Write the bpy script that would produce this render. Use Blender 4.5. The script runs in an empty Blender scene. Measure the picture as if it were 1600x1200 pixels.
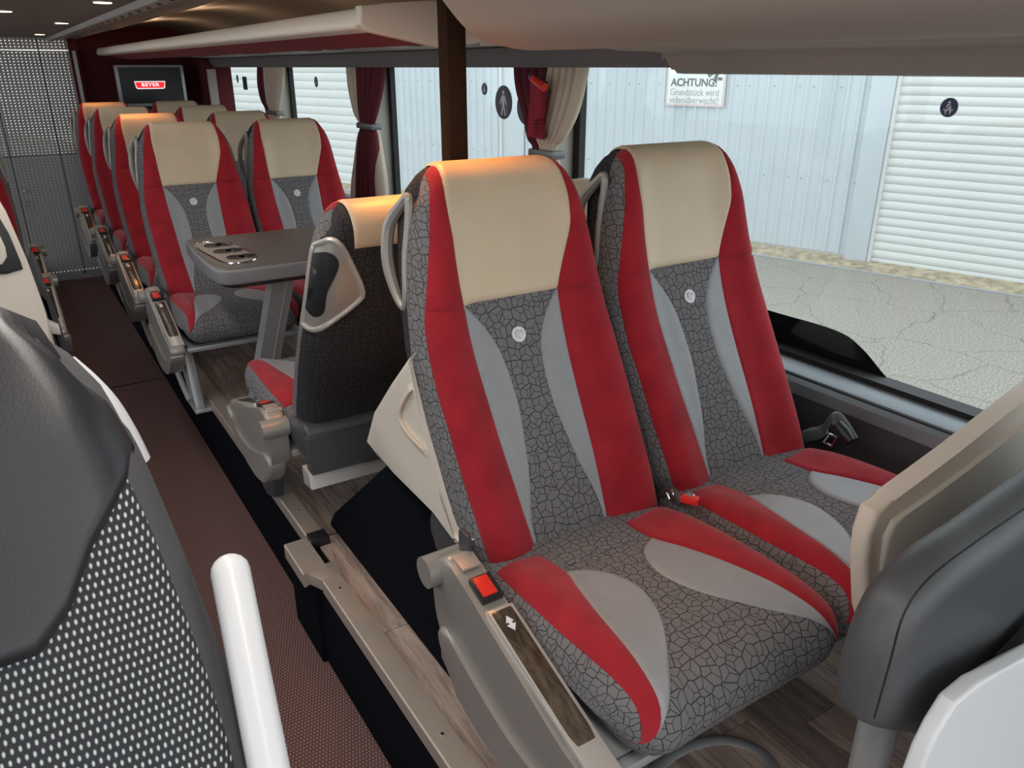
import bpy, bmesh, math, random
from mathutils import Vector, Matrix
random.seed(7)
S = bpy.context.scene
COL = S.collection
PI = math.pi
# ------------------------------------------------------------------ camera
FPX = 1215.0; YH = 105.0; XV = -40.0
PITCH = math.atan2(600 - YH, FPX)
YAW = math.atan((800 - XV) * math.cos(PITCH) / FPX)
CAM = Vector((0, 0, 1.513))
FW = Vector((math.sin(YAW) * math.cos(PITCH), math.cos(YAW) * math.cos(PITCH), -math.sin(PITCH)))
RT = Vector((math.cos(YAW), -math.sin(YAW), 0))
UP = RT.cross(FW)
cam = bpy.data.cameras.new('camera'); co = bpy.data.objects.new('camera', cam); COL.objects.link(co)
m = Matrix((RT, UP, -FW)).transposed().to_4x4(); m.translation = CAM
co.matrix_world = m
cam.sensor_width = 36; cam.lens = FPX / 1600 * 36; cam.clip_start = 0.02; cam.clip_end = 300
S.camera = co

def at(px, py, X=None, Y=None, Z=None):
    "the point of the world seen at a pixel, on a plane"
    r = FW + RT * ((px - 800) / FPX) - UP * ((py - 600) / FPX)
    if X is not None: t = X / r.x
    elif Y is not None: t = Y / r.y
    else: t = (Z - CAM.z) / r.z
    return CAM + r * t

# ------------------------------------------------------------------ world, light, exposure
W = bpy.data.worlds.new('overcast_sky'); S.world = W; W.use_nodes = True
W.node_tree.nodes['Background'].inputs[0].default_value = (0.90, 0.95, 1.0, 1)
W.node_tree.nodes['Background'].inputs[1].default_value = 1.35
S.view_settings.view_transform = 'Standard'; S.view_settings.look = 'None'
S.view_settings.gamma = 1; S.view_settings.use_curve_mapping = False
S.view_settings.exposure = 0.68

# area fills added under the ceiling to brighten the saloon, no fitting there
def strip(x, y, z, sx, sy, pw, col=(1, .93, .85)):
    l = bpy.data.lights.new('ceiling_strip', 'AREA'); l.shape = 'RECTANGLE'; l.size = sx; l.size_y = sy; l.energy = pw; l.color = col
    o = bpy.data.objects.new('ceiling_strip_light', l); COL.objects.link(o); o.location = (x, y, z); return o
strip(.10, .8, 1.685, .10, 4.0, 10)
strip(.52, 3.6, 1.675, .03, 4.5, 2)

# ------------------------------------------------------------------ materials
def nm(name):
    mt = bpy.data.materials.new(name); mt.use_nodes = True
    nt = mt.node_tree; return mt, nt, nt.nodes['Principled BSDF']
def N(nt, t, **k):
    n = nt.nodes.new(t)
    for a, b in k.items(): setattr(n, a, b)
    return n
def simple(name, col, rough=.5, metal=0, bump=0, bscale=200, var=0, vscale=30, sheen=0, coat=0, spec=.5):
    mt, nt, b = nm(name)
    b.inputs['Base Color'].default_value = (*col, 1); b.inputs['Roughness'].default_value = rough
    b.inputs['Metallic'].default_value = metal; b.inputs['Specular IOR Level'].default_value = spec
    if sheen: b.inputs['Sheen Weight'].default_value = sheen; b.inputs['Sheen Roughness'].default_value = .5
    if coat: b.inputs['Coat Weight'].default_value = coat
    tc = N(nt, 'ShaderNodeTexCoord')
    if var:
        n = N(nt, 'ShaderNodeTexNoise'); n.inputs['Scale'].default_value = vscale; n.inputs['Detail'].default_value = 4
        nt.links.new(tc.outputs['Object'], n.inputs['Vector'])
        r = N(nt, 'ShaderNodeMapRange'); r.inputs['From Min'].default_value = .3; r.inputs['From Max'].default_value = .7
        r.inputs['To Min'].default_value = 1 - var; r.inputs['To Max'].default_value = 1 + var
        nt.links.new(n.outputs['Fac'], r.inputs['Value'])
        mx = N(nt, 'ShaderNodeVectorMath', operation='SCALE'); mx.inputs[0].default_value = col
        nt.links.new(r.outputs[0], mx.inputs['Scale']); nt.links.new(mx.outputs[0], b.inputs['Base Color'])
    if bump:
        n = N(nt, 'ShaderNodeTexNoise'); n.inputs['Scale'].default_value = bscale; n.inputs['Detail'].default_value = 3
        nt.links.new(tc.outputs['Object'], n.inputs['Vector'])
        bp = N(nt, 'ShaderNodeBump'); bp.inputs['Strength'].default_value = bump; bp.inputs['Distance'].default_value = .002
        nt.links.new(n.outputs['Fac'], bp.inputs['Height']); nt.links.new(bp.outputs[0], b.inputs['Normal'])
    return mt

def pattern_fabric(name, base, line, scale=34, width=.035):
    mt, nt, b = nm(name)
    b.inputs['Roughness'].default_value = .9; b.inputs['Specular IOR Level'].default_value = .15
    uv = N(nt, 'ShaderNodeTexCoord')
    def mth(op, a, b_=None):
        n = N(nt, 'ShaderNodeMath', operation=op)
        for q, v_ in enumerate((a, b_)):
            if v_ is None: continue
            if isinstance(v_, (int, float)): n.inputs[q].default_value = v_
            else: nt.links.new(v_, n.inputs[q])
        return n.outputs[0]
    def ramp(val, wd):
        r = N(nt, 'ShaderNodeMapRange'); r.inputs['From Min'].default_value = wd * .6; r.inputs['From Max'].default_value = wd * 1.3
        nt.links.new(val, r.inputs['Value']); return r.outputs[0]
    # cells, each cut by three spokes from its centre
    v = N(nt, 'ShaderNodeTexVoronoi', voronoi_dimensions='2D', feature='DISTANCE_TO_EDGE')
    v1 = N(nt, 'ShaderNodeTexVoronoi', voronoi_dimensions='2D', feature='F1')
    for q in (v, v1): q.inputs['Scale'].default_value = scale; q.inputs['Randomness'].default_value = .62; nt.links.new(uv.outputs['UV'], q.inputs['Vector'])
    df = N(nt, 'ShaderNodeVectorMath', operation='SUBTRACT'); nt.links.new(uv.outputs['UV'], df.inputs[0]); nt.links.new(v1.outputs['Position'], df.inputs[1])
    sp = N(nt, 'ShaderNodeSeparateXYZ'); nt.links.new(df.outputs[0], sp.inputs[0])
    sc_ = N(nt, 'ShaderNodeSeparateColor'); nt.links.new(v1.outputs['Color'], sc_.inputs[0])
    th = mth('ADD', mth('ARCTAN2', sp.outputs[1], sp.outputs[0]), mth('MULTIPLY', sc_.outputs[0], 2.1))
    rad = mth('MULTIPLY', mth('SQRT', mth('ADD', mth('POWER', sp.outputs[0], 2.0), mth('POWER', sp.outputs[1], 2.0))), scale)
    spoke = mth('MULTIPLY', mth('ABSOLUTE', mth('SINE', mth('MULTIPLY', th, 1.5))), mth('MULTIPLY', rad, .75))
    outs = [ramp(v.outputs['Distance'], width), ramp(spoke, width * .8)]
    mn = N(nt, 'ShaderNodeMath', operation='MINIMUM'); nt.links.new(outs[0], mn.inputs[0]); nt.links.new(outs[1], mn.inputs[1])
    nz = N(nt, 'ShaderNodeTexNoise'); nz.inputs['Scale'].default_value = 900; nt.links.new(uv.outputs['UV'], nz.inputs['Vector'])
    mr = N(nt, 'ShaderNodeMapRange'); mr.inputs['To Min'].default_value = .75; mr.inputs['To Max'].default_value = 1.25
    nt.links.new(nz.outputs['Fac'], mr.inputs['Value'])
    mx = N(nt, 'ShaderNodeMix', data_type='RGBA'); mx.inputs['A'].default_value = (*line, 1); mx.inputs['B'].default_value = (*base, 1)
    nt.links.new(mn.outputs[0], mx.inputs['Factor'])
    vm = N(nt, 'ShaderNodeVectorMath', operation='SCALE'); nt.links.new(mx.outputs['Result'], vm.inputs[0]); nt.links.new(mr.outputs[0], vm.inputs['Scale'])
    nt.links.new(vm.outputs[0], b.inputs['Base Color'])
    return mt

def wood_mat(name, c1, c2, scale=1.0, rough=.5):
    mt, nt, b = nm(name); b.inputs['Roughness'].default_value = rough
    tc = N(nt, 'ShaderNodeTexCoord'); oi = N(nt, 'ShaderNodeObjectInfo')
    ad = N(nt, 'ShaderNodeVectorMath', operation='MULTIPLY_ADD'); ad.inputs[1].default_value = (1, 1, 1)
    sc = N(nt, 'ShaderNodeVectorMath', operation='SCALE'); sc.inputs[0].default_value = (31, 17, 9)
    nt.links.new(oi.outputs['Random'], sc.inputs['Scale']); nt.links.new(tc.outputs['Object'], ad.inputs[0]); nt.links.new(sc.outputs[0], ad.inputs[2])
    mp = N(nt, 'ShaderNodeMapping'); mp.inputs['Scale'].default_value = (60 * scale, 5 * scale, 60 * scale)
    nt.links.new(ad.outputs[0], mp.inputs['Vector'])
    n1 = N(nt, 'ShaderNodeTexNoise'); n1.inputs['Scale'].default_value = 1.6; n1.inputs['Detail'].default_value = 8; n1.inputs['Roughness'].default_value = .7; n1.inputs['Distortion'].default_value = .6
    nt.links.new(mp.outputs[0], n1.inputs['Vector'])
    cr = N(nt, 'ShaderNodeValToRGB'); cr.color_ramp.elements[0].position = .33; cr.color_ramp.elements[1].position = .68
    cr.color_ramp.elements[0].color = (*c1, 1); cr.color_ramp.elements[1].color = (*c2, 1)
    nt.links.new(n1.outputs['Fac'], cr.inputs['Fac'])
    mr = N(nt, 'ShaderNodeMapRange'); mr.inputs['To Min'].default_value = .72; mr.inputs['To Max'].default_value = 1.2
    nt.links.new(oi.outputs['Random'], mr.inputs['Value'])
    vm = N(nt, 'ShaderNodeVectorMath', operation='SCALE'); nt.links.new(cr.outputs[0], vm.inputs[0]); nt.links.new(mr.outputs[0], vm.inputs['Scale'])
    nt.links.new(vm.outputs[0], b.inputs['Base Color'])
    bp = N(nt, 'ShaderNodeBump'); bp.inputs['Strength'].default_value = .25; bp.inputs['Distance'].default_value = .002
    nt.links.new(n1.outputs['Fac'], bp.inputs['Height']); nt.links.new(bp.outputs[0], b.inputs['Normal'])
    return mt

def weave(name, c1, c2, sx=220, sy=160, lo=.35, hi=.6, bump=.5, rough=.95, stagger=True):
    "little woven dots on UV (metres)"
    mt, nt, b = nm(name); b.inputs['Roughness'].default_value = rough; b.inputs['Specular IOR Level'].default_value = .2
    tc = N(nt, 'ShaderNodeTexCoord'); sp = N(nt, 'ShaderNodeSeparateXYZ'); nt.links.new(tc.outputs['UV'], sp.inputs[0])
    def mth(op, a, bb=None):
        n = N(nt, 'ShaderNodeMath', operation=op)
        for i, v in enumerate((a, bb)):
            if v is None: continue
            if isinstance(v, (int, float)): n.inputs[i].default_value = v
            else: nt.links.new(v, n.inputs[i])
        return n.outputs[0]
    y = mth('MULTIPLY', sp.outputs[1], sy); row = mth('FLOOR', y)
    x = mth('ADD', mth('MULTIPLY', sp.outputs[0], sx), mth('MULTIPLY', mth('MODULO', row, 2.0), .5))
    fx = mth('SUBTRACT', mth('FRACT', x), .5); fy = mth('SUBTRACT', mth('FRACT', y), .5)
    d = mth('SQRT', mth('ADD', mth('POWER', mth('MULTIPLY', fx, 1.25), 2.0), mth('POWER', mth('MULTIPLY', fy, .95), 2.0)))
    r = N(nt, 'ShaderNodeMapRange'); r.inputs['From Min'].default_value = lo; r.inputs['From Max'].default_value = hi
    nt.links.new(d, r.inputs['Value'])
    mx = N(nt, 'ShaderNodeMix', data_type='RGBA'); mx.inputs['A'].default_value = (*c1, 1); mx.inputs['B'].default_value = (*c2, 1)
    nt.links.new(r.outputs[0], mx.inputs['Factor']); nt.links.new(mx.outputs['Result'], b.inputs['Base Color'])
    bp = N(nt, 'ShaderNodeBump', invert=True); bp.inputs['Strength'].default_value = bump; bp.inputs['Distance'].default_value = .001
    nt.links.new(r.outputs[0], bp.inputs['Height']); nt.links.new(bp.outputs[0], b.inputs['Normal'])
    return mt

M = {}
M['pattern'] = pattern_fabric('patterned_grey_fabric', (.185, .18, .185), (.035, .035, .04), 41, .034)
M['pattern_back'] = pattern_fabric('patterned_charcoal_fabric', (.045, .043, .047), (.008, .008, .010), 44, .034)
M['red'] = simple('red_velour', (.34, .019, .030), .9, bump=.5, bscale=500, var=.16, vscale=14, sheen=.16, spec=.1)
M['grey'] = simple('grey_vinyl', (.30, .31, .325), .5, bump=.15, bscale=400, var=.04)
M['cream'] = simple('cream_leather', (.66, .53, .37), .42, bump=.25, bscale=260, var=.04, vscale=8)
M['cream_pl'] = simple('cream_plastic', (.70, .64, .56), .45, bump=.1, bscale=600)
M['beige_pl'] = simple('beige_plastic', (.72, .61, .51), .4, bump=.1, bscale=700)
M['white_pl'] = simple('white_plastic', (.72, .73, .75), .3)
M['silver'] = simple('silver_grey_plastic', (.33, .31, .285), .36, metal=.25)
M['silver_lt'] = simple('light_silver_plastic', (.55, .53, .50), .3, metal=.35)
M['alu'] = simple('brushed_aluminium_trim', (.50, .42, .36), .42, metal=.45)
M['steel'] = simple('grey_painted_steel', (.40, .41, .42), .35, metal=.4)
M['chrome'] = simple('chrome', (.7, .7, .7), .15, metal=1)
M['black'] = simple('black_plastic', (.018, .018, .02), .35)
M['dark_pl'] = simple('dark_grey_plastic', (.06, .062, .068), .4)
M['blackgloss'] = simple('black_glazing_border', (.008, .009, .01), .08)
M['redbtn'] = simple('red_button_plastic', (.75, .03, .02), .35)
M['navy'] = simple('navy_black_carpet', (.007, .008, .012), 1.0, bump=.8, bscale=900, var=.4, vscale=700, spec=.05)
M['burl'] = wood_mat('dark_burl_wood', (.03, .022, .016), (.14, .11, .08), .6, .12)
M['plank'] = wood_mat('weathered_oak_vinyl', (.20, .14, .115), (.60, .47, .40), .55, .5)
M['table'] = simple('grey_table_laminate', (.13, .115, .11), .38, bump=.1, bscale=500)
M['table_edge'] = simple('grey_table_edge', (.20, .205, .215), .35)
M['leather_blk'] = simple('black_leather', (.020, .021, .025), .36, bump=.06, bscale=500)
M['leather_gry'] = simple('dark_grey_vinyl', (.075, .078, .083), .42, bump=.12, bscale=900)
M['dots'] = weave('grey_and_white_woven_fabric', (.55, .585, .60), (.04, .042, .047), 205, 140, .16, .34, .5)
M['grey_cloth'] = simple('dark_grey_cloth', (.085, .085, .09), .95, bump=.6, bscale=900)
M['carpet'] = weave('brown_woven_carpet', (.36, .21, .19), (.085, .048, .048), 120, 95, .05, .62, 1.0)
M['head'] = simple('grey_beige_headliner', (.37, .325, .29), .75, bump=.1, bscale=800)
M['head_dk'] = simple('dark_grey_headliner', (.17, .165, .165), .7)
M['head_lit'] = simple('grey_beige_headliner_lit', (.47, .41, .36), .7, bump=.1, bscale=800)  # same plastic as the headliner, stronger light on the duct put into its colour
M['ceil'] = simple('brown_grey_ceiling_cloth', (.33, .285, .26), .9, bump=.3, bscale=900)
M['cove'] = simple('dark_polished_cove', (.36, .34, .32), .3, metal=0)
M['trim_lt'] = simple('light_grey_trim', (.42, .41, .40), .5)
M['rackred'] = simple('red_suede', (.28, .018, .035), .9, bump=.3, bscale=500)
M['maroon'] = simple('dark_red_wall_cloth', (.09, .006, .010), .85)
M['curt_red'] = simple('burgundy_curtain_cloth', (.10, .005, .015), .8, bump=.3, bscale=400)
M['curt_cream'] = simple('cream_curtain_cloth', (.60, .52, .41), .85, bump=.3, bscale=400)
M['polecarpet'] = simple('dark_brown_carpet', (.045, .024, .015), 1.0, bump=1, bscale=700, var=.5, vscale=500, spec=.05)
M['gasket'] = simple('black_rubber', (.012, .012, .013), .6)
M['pillar'] = simple('window_pillar_trim', (.52, .50, .46), .6)
M['sill'] = simple('grey_blue_sill_metal', (.25, .27, .29), .35, metal=.5)
M['wallpanel'] = simple('dark_side_panel', (.045, .045, .05), .5)
M['tieback'] = simple('dark_tie_back_metal', (.16, .165, .17), .35, metal=.4)
M['screen'] = simple('dark_screen', (.018, .02, .024), .25)
M['stick_blue'] = simple('blue_sticker', (.02, .045, .13), .4)
M['stick_grey'] = simple('slate_sticker', (.05, .065, .09), .4)
M['stick_white'] = simple('sticker_white', (.75, .76, .78), .5)
M['green'] = simple('green_sticker', (.02, .10, .05), .5)
M['sign'] = simple('sign_board_white', (.80, .80, .79), .4)
M['ink'] = simple('sign_ink', (.12, .13, .13), .6)
M['ink_lt'] = simple('sign_ink_faded', (.38, .42, .40), .6)
M['signred'] = simple('sign_edge_red', (.65, .38, .35), .5)
M['corr'] = simple('light_blue_grey_sheet_metal', (.55, .595, .625), .45, metal=.1, var=.03, vscale=2)
M['slat'] = simple('off_white_shutter', (.64, .65, .63), .5, var=.03, vscale=1.5)
M['dirt'] = simple('sandy_verge', (.36, .30, .21), .95, bump=1, bscale=30, var=.35, vscale=9)
M['bulb'] = None

def emis(name, col, st):
    mt, nt, b = nm(name); b.inputs['Base Color'].default_value = (*col, 1)
    b.inputs['Emission Color'].default_value = (*col, 1); b.inputs['Emission Strength'].default_value = st
    return mt
M['bulb'] = emis('warm_lamp_glass', (1, .75, .45), 3)
M['amber'] = emis('amber_lamp_glass', (1, .5, .15), 6)
M['logo_red'] = emis('screen_logo_red', (.75, .02, .03), .7)
M['logo_white'] = emis('screen_logo_white', (.9, .85, .85), .7)

def glass():
    mt = bpy.data.materials.new('window_glass'); mt.use_nodes = True; nt = mt.node_tree; nt.nodes.clear()
    o = N(nt, 'ShaderNodeOutputMaterial'); t = N(nt, 'ShaderNodeBsdfTransparent'); t.inputs[0].default_value = (.93, .97, .97, 1)
    g = N(nt, 'ShaderNodeBsdfGlossy'); g.inputs['Roughness'].default_value = .02
    lw_ = N(nt, 'ShaderNodeLayerWeight'); lw_.inputs['Blend'].default_value = .5; pw_ = N(nt, 'ShaderNodeMath', operation='POWER'); pw_.inputs[1].default_value = 4.0; nt.links.new(lw_.outputs['Facing'], pw_.inputs[0]); f = N(nt, 'ShaderNodeMath', operation='MULTIPLY_ADD'); f.inputs[1].default_value = .10; f.inputs[2].default_value = .02; nt.links.new(pw_.outputs[0], f.inputs[0])
    mx = N(nt, 'ShaderNodeMixShader'); nt.links.new(f.outputs[0], mx.inputs[0]); nt.links.new(t.outputs[0], mx.inputs[1]); nt.links.new(g.outputs[0], mx.inputs[2])
    nt.links.new(mx.outputs[0], o.inputs[0]); return mt
M['glass'] = glass()

def perforated():
    mt, nt, b = nm('perforated_grey_metal'); b.inputs['Base Color'].default_value = (.42, .41, .40, 1); b.inputs['Roughness'].default_value = .45; b.inputs['Metallic'].default_value = .15
    tc = N(nt, 'ShaderNodeTexCoord'); sp = N(nt, 'ShaderNodeSeparateXYZ'); nt.links.new(tc.outputs['Object'], sp.inputs[0])
    def mth(op, a, bb=None):
        n = N(nt, 'ShaderNodeMath', operation=op)
        for i, v in enumerate((a, bb)):
            if v is None: continue
            if isinstance(v, (int, float)): n.inputs[i].default_value = v
            else: nt.links.new(v, n.inputs[i])
        return n.outputs[0]
    fx = mth('SUBTRACT', mth('FRACT', mth('MULTIPLY', sp.outputs[0], 40.0)), .5)
    fy = mth('SUBTRACT', mth('FRACT', mth('MULTIPLY', sp.outputs[2], 52.0)), .5)
    d = mth('ADD', mth('POWER', fx, 2.0), mth('POWER', fy, 2.0))
    h = mth('LESS_THAN', d, .032)
    o = nt.nodes['Material Output']; t = N(nt, 'ShaderNodeBsdfTransparent'); mx = N(nt, 'ShaderNodeMixShader')
    nt.links.new(h, mx.inputs[0]); nt.links.new(b.outputs[0], mx.inputs[1]); nt.links.new(t.outputs[0], mx.inputs[2]); nt.links.new(mx.outputs[0], o.inputs[0])
    return mt
M['perf'] = perforated()

def asphalt():
    mt, nt, b = nm('cracked_asphalt'); b.inputs['Roughness'].default_value = .8
    tc = N(nt, 'ShaderNodeTexCoord')
    n = N(nt, 'ShaderNodeTexNoise'); n.inputs['Scale'].default_value = 1.1; n.inputs['Detail'].default_value = 10
    nt.links.new(tc.outputs['Object'], n.inputs['Vector'])
    ad = N(nt, 'ShaderNodeMix', data_type='VECTOR'); ad.inputs['Factor'].default_value = .42
    nt.links.new(tc.outputs['Object'], ad.inputs['A']); nt.links.new(n.outputs['Color'], ad.inputs['B'])
    v = N(nt, 'ShaderNodeTexVoronoi', voronoi_dimensions='2D', feature='DISTANCE_TO_EDGE'); v.inputs['Scale'].default_value = 1.7
    nt.links.new(ad.outputs['Result'], v.inputs['Vector'])
    r = N(nt, 'ShaderNodeMapRange'); r.inputs['From Min'].default_value = .002; r.inputs['From Max'].default_value = .012
    nt.links.new(v.outputs['Distance'], r.inputs['Value'])
    n2 = N(nt, 'ShaderNodeTexNoise'); n2.inputs['Scale'].default_value = 45; n2.inputs['Detail'].default_value = 3; nt.links.new(tc.outputs['Object'], n2.inputs['Vector'])
    cr = N(nt, 'ShaderNodeValToRGB'); cr.color_ramp.elements[0].position = .3; cr.color_ramp.elements[1].position = .7
    cr.color_ramp.elements[0].color = (.17, .15, .125, 1); cr.color_ramp.elements[1].color = (.40, .37, .32, 1)
    nt.links.new(n2.outputs['Fac'], cr.inputs['Fac'])
    mx = N(nt, 'ShaderNodeMix', data_type='RGBA'); mx.inputs['A'].default_value = (.17, .155, .12, 1)
    nt.links.new(r.outputs[0], mx.inputs['Factor']); nt.links.new(cr.outputs[0], mx.inputs['B']); nt.links.new(mx.outputs['Result'], b.inputs['Base Color'])
    return mt
M['asphalt'] = asphalt()

# ------------------------------------------------------------------ helpers
def tag(o, label=None, cat=None, group=None, kind=None):
    if label: o['label'] = label
    if cat: o['category'] = cat
    if group: o['group'] = group
    if kind: o['kind'] = kind
    return o
def thing(name, loc, label, cat, group=None, rz=0):
    o = bpy.data.objects.new(name, None); COL.objects.link(o); o.location = loc; o.rotation_euler.z = rz; o.empty_display_size = .05
    return tag(o, label, cat, group)
def link(name, me, mat, parent=None, smooth=True, world=False):
    o = bpy.data.objects.new(name, me); COL.objects.link(o)
    mats = mat if isinstance(mat, (list, tuple)) else [mat]
    if not me.materials:
        for x in mats: me.materials.append(x)
    if parent is not None:
        o.parent = parent
        if world: o.matrix_parent_inverse = (Matrix.Translation(parent.location) @ Matrix.Rotation(parent.rotation_euler.z, 4, 'Z')).inverted()
    if smooth:
        me.polygons.foreach_set('use_smooth', [True] * len(me.polygons))
    return o
def from_bm(name, bm, mat, parent=None, smooth=True, world=False, sharp=40, rec=True):
    if rec: bmesh.ops.recalc_face_normals(bm, faces=bm.faces)
    me = bpy.data.meshes.new(name); bm.to_mesh(me); bm.free()
    if smooth: 
        me.polygons.foreach_set('use_smooth', [True] * len(me.polygons))
        me.set_sharp_from_angle(angle=math.radians(sharp))
    return link(name, me, mat, parent, False, world)
def bx(bm, c, s, bevel=0, rot=None, seg=2):
    r = bmesh.ops.create_cube(bm, size=1); vs = r['verts']
    for v in vs: v.co = Vector((v.co.x * s[0], v.co.y * s[1], v.co.z * s[2]))
    if bevel:
        es = list({e for v in vs for e in v.link_edges})
        r2 = bmesh.ops.bevel(bm, geom=es, offset=bevel, segments=seg, affect='EDGES', profile=.6)
        vs = list({v for f in r2['faces'] for v in f.verts} | {v for v in vs if v.is_valid})
    mt = Matrix.Translation(c) @ (rot if rot is not None else Matrix.Identity(4))
    for v in vs: v.co = mt @ v.co
    return vs
def box(name, lo, hi, mat, parent=None, bevel=0, world=False):
    bm = bmesh.new(); bx(bm, [(a + b) / 2 for a, b in zip(lo, hi)], [abs(b - a) for a, b in zip(lo, hi)], bevel)
    return from_bm(name, bm, mat, parent, bevel > 0, world)
def prism(bm, pts, axis, a, b, bevel=0, seg=2):
    "closed 2-D outline pts extruded along an axis from a to b. axis 0: pts=(y,z); 1: (x,z); 2: (x,y)"
    def mk(p, t):
        return {0: (t, p[0], p[1]), 1: (p[0], t, p[1]), 2: (p[0], p[1], t)}[axis]
    va = [bm.verts.new(mk(p, a)) for p in pts]; vb = [bm.verts.new(mk(p, b)) for p in pts]
    n = len(pts); fs = [bm.faces.new(va), bm.faces.new(vb[::-1])]
    for i in range(n): fs.append(bm.faces.new((va[i], vb[i], vb[(i + 1) % n], va[(i + 1) % n])))
    if bevel:
        es = list({e for f in fs[:2] for e in f.edges})
        bmesh.ops.bevel(bm, geom=es, offset=bevel, segments=seg, affect='EDGES', profile=.6)
    return fs
def cat(pts, n=6, closed=True):
    "catmull-rom through points (tuples of any size)"
    out = []; L = len(pts); rng = range(L) if closed else range(L - 1)
    for i in rng:
        if closed: p0, p1, p2, p3 = pts[i - 1], pts[i], pts[(i + 1) % L], pts[(i + 2) % L]
        else: p0, p1, p2, p3 = pts[max(i - 1, 0)], pts[i], pts[i + 1], pts[min(i + 2, L - 1)]
        for k in range(n):
            t = k / n
            out.append(tuple(.5 * (2 * b + (c - a) * t + (2 * a - 5 * b + 4 * c - d) * t * t + (3 * b - a - 3 * c + d) * t ** 3) for a, b, c, d in zip(p0, p1, p2, p3)))
    if not closed: out.append(tuple(pts[-1]))
    return out
def tube(bm, pts, r, seg=10, closed=False, flat=1.0, rr=None, cap=True):
    pts = [Vector(p) for p in pts]; rings = []; n = len(pts)
    up = Vector((0, 0, 1)); prev = None
    for i, p in enumerate(pts):
        if closed: d = pts[(i + 1) % n] - pts[i - 1]
        else: d = pts[min(i + 1, n - 1)] - pts[max(i - 1, 0)]
        d.normalize()
        if prev is None: a = d.orthogonal().normalized()
        else: a = (prev - d * prev.dot(d)).normalized()
        prev = a; b = d.cross(a); rad = rr[i] if rr else r
        rings.append([bm.verts.new(p + a * math.cos(2 * PI * k / seg) * rad + b * math.sin(2 * PI * k / seg) * rad * flat) for k in range(seg)])
    for i in range(n if closed else n - 1):
        A, B = rings[i], rings[(i + 1) % n]
        for k in range(seg): bm.faces.new((A[k], A[(k + 1) % seg], B[(k + 1) % seg], B[k]))
    if not closed and cap:
        bm.faces.new(rings[0][::-1]); bm.faces.new(rings[-1])
def cyl(bm, p, q, r, seg=20, r2=None):
    p, q = Vector(p), Vector(q); tube(bm, [p, q], r, seg, rr=[r, r2 if r2 else r])
def grid_mesh(name, rows, closed_u=False, uvs=None):
    "rows: list of lists of points"
    nr, nc = len(rows), len(rows[0]); vs = [tuple(p) for r in rows for p in r]; fs = []
    for i in range(nr - 1):
        for j in range(nc if closed_u else nc - 1):
            j2 = (j + 1) % nc
            fs.append((i * nc + j, i * nc + j2, (i + 1) * nc + j2, (i + 1) * nc + j))
    me = bpy.data.meshes.new(name); me.from_pydata(vs, [], fs)
    if uvs:
        l = me.uv_layers.new(name='UVMap')
        flat = [p for r in uvs for p in r]
        dat = []
        for f in fs:
            for v in f: dat.extend(flat[v])
        l.data.foreach_set('uv', dat)
    me.polygons.foreach_set('use_smooth', [True] * len(me.polygons))
    return me
def lerp_tab(tab, x):
    if x <= tab[0][0]: return tab[0][1]
    for (a, p), (b, q) in zip(tab, tab[1:]):
        if x <= b: return p + (q - p) * (x - a) / (b - a)
    return tab[-1][1]
def smooth_tab(tab, n=8): return cat([tuple(t) for t in tab], n, closed=False)

def copy_tree(o, parent=None, name=None):
    c = o.copy(); COL.objects.link(c); c.parent = parent
    for ch in list(o.children): copy_tree(ch, c)
    return c

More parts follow.
